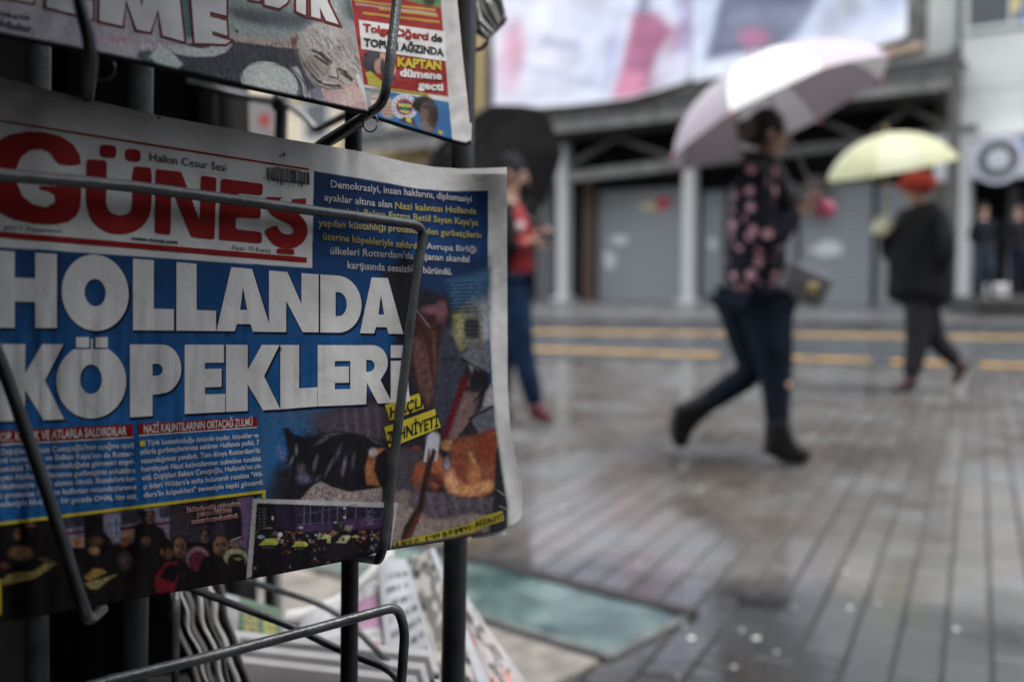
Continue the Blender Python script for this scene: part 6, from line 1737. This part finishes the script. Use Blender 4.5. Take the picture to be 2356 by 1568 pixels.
pr.poly([(1500, 1050), (1560, 1000), (1640, 1110), (1560, 1110)], (.16, .13, .12), 4); pr.poly([(1670, 1090), (1710, 1110), (1700, 1135), (1670, 1120)], (.5, .36, .04), 2)
pr.poly([(1530, 900), (1560, 890), (1660, 900), (1660, 920), (1600, 930)], (.03, .02, .02), 3)
pr.z(1, 0, 0)
gr_ = P(Xr, Yr, dep_r(Xr, Yr)); rows = [gr_]; cols = [pr.c]
for k in range(1, 7):
    a = k / 6 * math.pi; r = .003
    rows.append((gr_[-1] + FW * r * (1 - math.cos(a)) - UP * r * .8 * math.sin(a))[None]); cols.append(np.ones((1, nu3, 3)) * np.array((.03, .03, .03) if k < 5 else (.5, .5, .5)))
for k in range(1, 5): rows.append((rows[6][0] + UP * .004 * k + FW * .0016 * k)[None]); cols.append(np.ones((1, nu3, 3)) * np.array((.4, .4, .4)))
grid_obj('front_page', np.concatenate(rows), P_page, rr_root, colors=np.concatenate(cols))
SR = Sheet(dep_r, rr_root); z2p = lambda x, y: (552 + x * .2734, y * .2734)
SR.quad('text_box', [z2p(1000, 168), z2p(1360, 218), z2p(1722, 265), z2p(1742, 518), z2p(1380, 466), z2p(1022, 412)], P_white, .0003)
SR.text('headline_text', [("Tolga Ciğerci", z2p(1035, 262), z2p(1590, 338), 17.5)], P_red, .0006, weight=.05)
SR.text('headline_text', [("de", z2p(1608, 345), z2p(1706, 356), 17), ("TOPUN AĞZINDA", z2p(1042, 385), z2p(1716, 470), 17.5)], P_black, .0006, weight=.05)
SR.text('headline_text', [("KAPTAN", z2p(1325, 555), z2p(1695, 588), 20)], P_yellow, .0006, weight=.05)
SR.text('headline_text', [("dümene", z2p(1345, 640), z2p(1702, 670), 18), ("geçti", z2p(1498, 742), z2p(1712, 762), 17)], P_white, .0006, weight=.045)
settle(rr_root, rr_root.location)

# ---------------------------------------------------------------- papers lying on the lower shelf (all out of focus)
def lowpaper(label, corners, painter, n=(90, 90), bulge=.01, thick=4, grp=None, wave=0):
    """corners: TL, TR, BR, BL as (px, py, depth)"""
    c = [P(*q) for q in corners]; cp = np.array([[q[0], q[1]] for q in corners], float)
    nv_, nu_ = n; v, u = np.mgrid[0:nv_, 0:nu_]; v = v / (nv_ - 1); u = u / (nu_ - 1)
    w = [(1 - u) * (1 - v), u * (1 - v), u * v, (1 - u) * v]
    pts = sum(w[k][..., None] * c[k] for k in range(4)); px = sum(w[k][..., None] * cp[k] for k in range(4))
    nrm = np.cross(c[1] - c[0], c[3] - c[0]); nrm /= np.linalg.norm(nrm)
    if np.dot(nrm, C0 - c[0]) < 0: nrm = -nrm
    pts = pts + nrm * (bulge * np.sin(math.pi * u) * np.sin(math.pi * v) + wave * np.sin(u * 9 + v * 4))[..., None]
    r = empty('newspaper', c[3]); tag(r, label, 'newspaper', grp)
    pt = Paint(px[..., 0], px[..., 1], (.5, .5, .5)); pt.u, pt.v = u, v; painter(pt); pt.c = pt.c * .72
    grid_obj('front_page', pts, P_page, r, colors=pt.c)
    e = max(1, 0)
    for k in range(1, thick + 1):
        q = pts[::10, ::10] - nrm * .0016 * k + (pts[-1, 0] - pts[0, 0]) * .004 * (k % 2) ; grid_obj('inner_page', q, P_grey, r)
    settle(r, r.location)
def txtrows(pt, n, col, x0=.05, x1=.95, y0=.05, y1=.95, seed=0, h=.5, m=None):
    r = np.random.default_rng(seed)
    for k in range(n):
        yv = y0 + (y1 - y0) * (k + .5) / n
        rows_ = np.clip(1 - abs(pt.v - yv) / ((y1 - y0) / n * h / 2), 0, 1)
        words = (fieldnoise(pt.u * 9 + k * 7.3, pt.v * 0, seed) > -.35) & (pt.u > x0) & (pt.u < x1)
        pt.mix(np.clip(rows_ * 2, 0, 1) * words, col, .85)
def p_green(pt):
    pt.c[:] = (.42, .42, .43); g = (pt.u > .42); pt.mix(g.astype(float), (.16, .24, .18))
    pt.mix(((pt.u > .5) & (pt.u < .68) & (pt.v > .25) & (pt.v < .85)).astype(float), (.38, .36, .16)); pt.mix(((pt.u > .76) & (pt.u < .92) & (pt.v > .2) & (pt.v < .6)).astype(float), (.42, .40, .12))
    txtrows(pt, 8, (.05, .1, .05), .42, 1, seed=3)
def p_pink(pt):
    pt.c[:] = (.58, .58, .60); pt.mix(((pt.u > .55) & (pt.v > .12) & (pt.v < .42)).astype(float), (.48, .28, .42)); pt.mix(((pt.u < .4) & (pt.v > .5)).astype(float), (.5, .33, .33))
    txtrows(pt, 3, (.60, .05, .05), .35, 1, .5, .95, seed=6, h=.7)
    pt.mix(sm(.2, .8, fieldnoise(pt.u * 3, pt.v * 3, 7)) * (pt.v < .5), (.3, .28, .3), .5)
def p_news(pt):
    pt.c[:] = (.50, .52, .55)
    txtrows(pt, 9, (.07, .075, .08), .08, .46, .08, .9, seed=5, h=.55)
    m = ((pt.u > .50) & (pt.u < .9)).astype(float); pt.mix(m, (.16, .15, .14)); pt.mix(m * sm(-.2, .7, fieldnoise(pt.u * 3.2, pt.v * 4, 9)), (.46, .44, .40)); pt.mix(m * sm(.5, .9, fieldnoise(pt.u * 5, pt.v * 5, 19)), (.02, .02, .02))
def p_right(pt):
    pt.c[:] = (.52, .50, .50)
    pt.mix(sm(.0, .8, fieldnoise(pt.u * 2.4, pt.v * 3, 23)) * (pt.u < .88), (.17, .15, .14)); pt.mix(sm(.3, .9, fieldnoise(pt.u * 3, pt.v * 4, 25)) * (pt.v > .5) * (pt.u < .85), (.66, .34, .30))
    pt.mix(sm(.6, 1, fieldnoise(pt.u * 6, pt.v * 7, 27)) * (pt.u < .88), (.04, .04, .04)); txtrows(pt, 4, (.5, .45, .1), .2, .8, .0, .16, seed=8)
def p_grey(pt):
    pt.c[:] = (.42, .42, .42); txtrows(pt, 10, (.1, .1, .1), seed=13)
lowpaper('newspaper with grey headlines and dark photo fanned out on the lower shelf', [(868, 1298, 1.18), (1000, 1262, 1.22), (1130, 1580, 1.02), (905, 1700, .96)], p_news, bulge=.012, wave=.003)
lowpaper('newspaper with pink picture block and red letters between the two thin rack posts', [(690, 1420, 1.16), (885, 1330, 1.2), (1010, 1640, 1.0), (720, 1650, .98)], p_pink, bulge=.012, wave=.003)
lowpaper('newspaper with pinkish faces sticking out right of the thick rack post', [(985, 1262, 1.24), (1062, 1352, 1.18), (1235, 1600, 1.04), (1080, 1680, 1.0)], p_right, bulge=.006, wave=.003)
lowpaper('green and yellow printed paper standing behind the diagonal shelf wire', [(480, 1352, 1.12), (648, 1400, 1.12), (650, 1512, 1.08), (470, 1500, 1.08)], p_green, bulge=.004)
# broad white folded-over edge
def whitefold():
    r = empty('newspaper', P(800, 1400, 1.2)); tag(r, 'white rolled newspaper fold curving up behind the thin post', 'newspaper')
    path = [P(655, 1432, 1.20), P(720, 1420, 1.20), P(790, 1385, 1.21), P(850, 1330, 1.22), P(900, 1280, 1.24)]
    cp_ = curve_pts([tuple(p) for p in path], 6)
    rows = []
    for k in range(9):
        a = k / 8 * math.pi * 1.25 - .4
        rows.append([tuple(np.array(p) + UP * .012 * math.sin(a) * (1) + FW * .012 * (1 - math.cos(a)) - UP * .0) for p in cp_])
    grid_obj('rolled_page', np.array(rows), P_white, r); grid_obj('inner_roll', np.array(rows) * 1 + np.array([.003, .002, -.002]), P_grey, r)
    settle(r, r.location)
whitefold()
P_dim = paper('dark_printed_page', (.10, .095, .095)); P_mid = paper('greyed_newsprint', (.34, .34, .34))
# flat stack of papers along the bottom
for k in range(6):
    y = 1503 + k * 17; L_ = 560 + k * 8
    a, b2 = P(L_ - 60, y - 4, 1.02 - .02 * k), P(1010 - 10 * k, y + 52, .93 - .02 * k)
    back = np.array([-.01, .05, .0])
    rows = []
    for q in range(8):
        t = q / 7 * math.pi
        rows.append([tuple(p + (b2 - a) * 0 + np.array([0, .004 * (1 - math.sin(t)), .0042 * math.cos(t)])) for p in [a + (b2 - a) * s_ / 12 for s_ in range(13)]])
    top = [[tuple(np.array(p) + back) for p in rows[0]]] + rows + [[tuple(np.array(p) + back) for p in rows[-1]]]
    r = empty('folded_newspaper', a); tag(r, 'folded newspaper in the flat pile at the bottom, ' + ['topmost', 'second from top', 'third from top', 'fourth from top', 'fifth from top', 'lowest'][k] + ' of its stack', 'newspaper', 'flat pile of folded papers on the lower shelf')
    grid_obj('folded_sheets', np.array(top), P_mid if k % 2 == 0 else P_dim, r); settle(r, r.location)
# wavy upright stack of papers in the dark lower left
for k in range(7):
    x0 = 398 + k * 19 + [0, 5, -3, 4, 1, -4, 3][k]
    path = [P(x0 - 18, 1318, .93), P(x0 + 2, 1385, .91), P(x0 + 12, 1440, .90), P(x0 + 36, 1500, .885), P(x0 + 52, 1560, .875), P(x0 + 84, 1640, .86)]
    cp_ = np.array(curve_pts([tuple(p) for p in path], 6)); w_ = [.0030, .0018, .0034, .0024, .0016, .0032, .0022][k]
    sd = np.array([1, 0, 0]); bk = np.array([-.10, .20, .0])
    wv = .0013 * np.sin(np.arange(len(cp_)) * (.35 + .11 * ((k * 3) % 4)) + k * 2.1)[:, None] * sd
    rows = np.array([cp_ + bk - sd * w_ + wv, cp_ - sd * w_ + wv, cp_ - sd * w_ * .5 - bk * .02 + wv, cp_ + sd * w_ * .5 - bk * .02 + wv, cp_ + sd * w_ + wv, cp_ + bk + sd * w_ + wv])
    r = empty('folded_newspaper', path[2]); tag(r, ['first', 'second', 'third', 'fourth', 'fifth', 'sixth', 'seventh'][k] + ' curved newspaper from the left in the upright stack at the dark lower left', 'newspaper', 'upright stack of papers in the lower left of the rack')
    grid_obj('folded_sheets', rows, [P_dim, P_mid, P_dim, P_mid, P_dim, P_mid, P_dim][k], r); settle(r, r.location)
# shelf under the papers
sh = MB().hexa([P(150, 1700, .78), P(1010, 1690, .86), P(1040, 1560, 1.35), P(250, 1560, 1.35), P(150, 1690, .78), P(1010, 1680, .86), P(1040, 1552, 1.35), P(250, 1552, 1.35)]).build('rack_shelf', M_kiosk)
tag(sh, 'dark shelf board under the loose papers at the foot of the rack', 'shelf')
# bundle of papers hanging behind the thick post at the top
for k in range(5):
    o_ = k * 7
    pts_ = [P(1092 + o_ * 1.4, 62 - o_ * 2.6, 1.0), P(1128 + o_, 84 - o_, .99), P(1168 - o_ * .4, 44 - o_ * 1.3, .99), P(1120 + o_, -60, 1.02), P(1085, -60, 1.04)]
    bk = np.array([-.004, .006, .0])
    mb = MB(); n_ = len(pts_)
    mb.v = [tuple(p - .0012 * k * FW) for p in pts_] + [tuple(p - .0012 * k * FW + bk * .6 + np.array([.0, .003, -.003])) for p in pts_]
    mb.f = [tuple(range(n_)), tuple(range(n_, 2 * n_))[::-1]] + [(i, i + n_, (i + 1) % n_ + n_, (i + 1) % n_) for i in range(n_)]
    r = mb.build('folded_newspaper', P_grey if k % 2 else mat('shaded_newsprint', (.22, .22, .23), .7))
    tag(r, ['rearmost', 'second', 'middle', 'fourth', 'front'][k] + ' folded sheet of the grey paper bundle hanging behind the thick post top', 'newspaper', 'papers of the bundle at the top of the thick post')
fb = MB().tube([P(1096, 52, .985), P(1124, 92, .98), P(1108, 112, .98), P(1094, 116, .985)], .0022, 8).build('bundle_clip', M_wire, smooth=True)
tag(fb, 'dark bent wire clip holding the grey paper bundle behind the thick post', 'clip')
# grey bollard standing beyond the shelf
g = G(630, 1450); bo = empty('bollard', (g[0], g[1], 0)); tag(bo, 'grey round metal bollard seen below the front page, left of the thin rack post', 'bollard')
gx, gy = P(631, 1400, 1.9)[:2]
MB().tube([(gx, gy, 0), (gx, gy, .62)], .015, 16).build('shaft', mat('bollard_grey', (.22, .24, .26), .35), bo, smooth=True)
MB().ball((gx, gy, .62), .0165, nu=16).build('cap', mat('bollard_cap', (.25, .27, .29), .3), bo, smooth=True)
MB().tube([(gx, gy, 0), (gx, gy, .03)], [.035, .03], 16).build('base', M_post, bo, smooth=True)
settle(bo, bo.location)
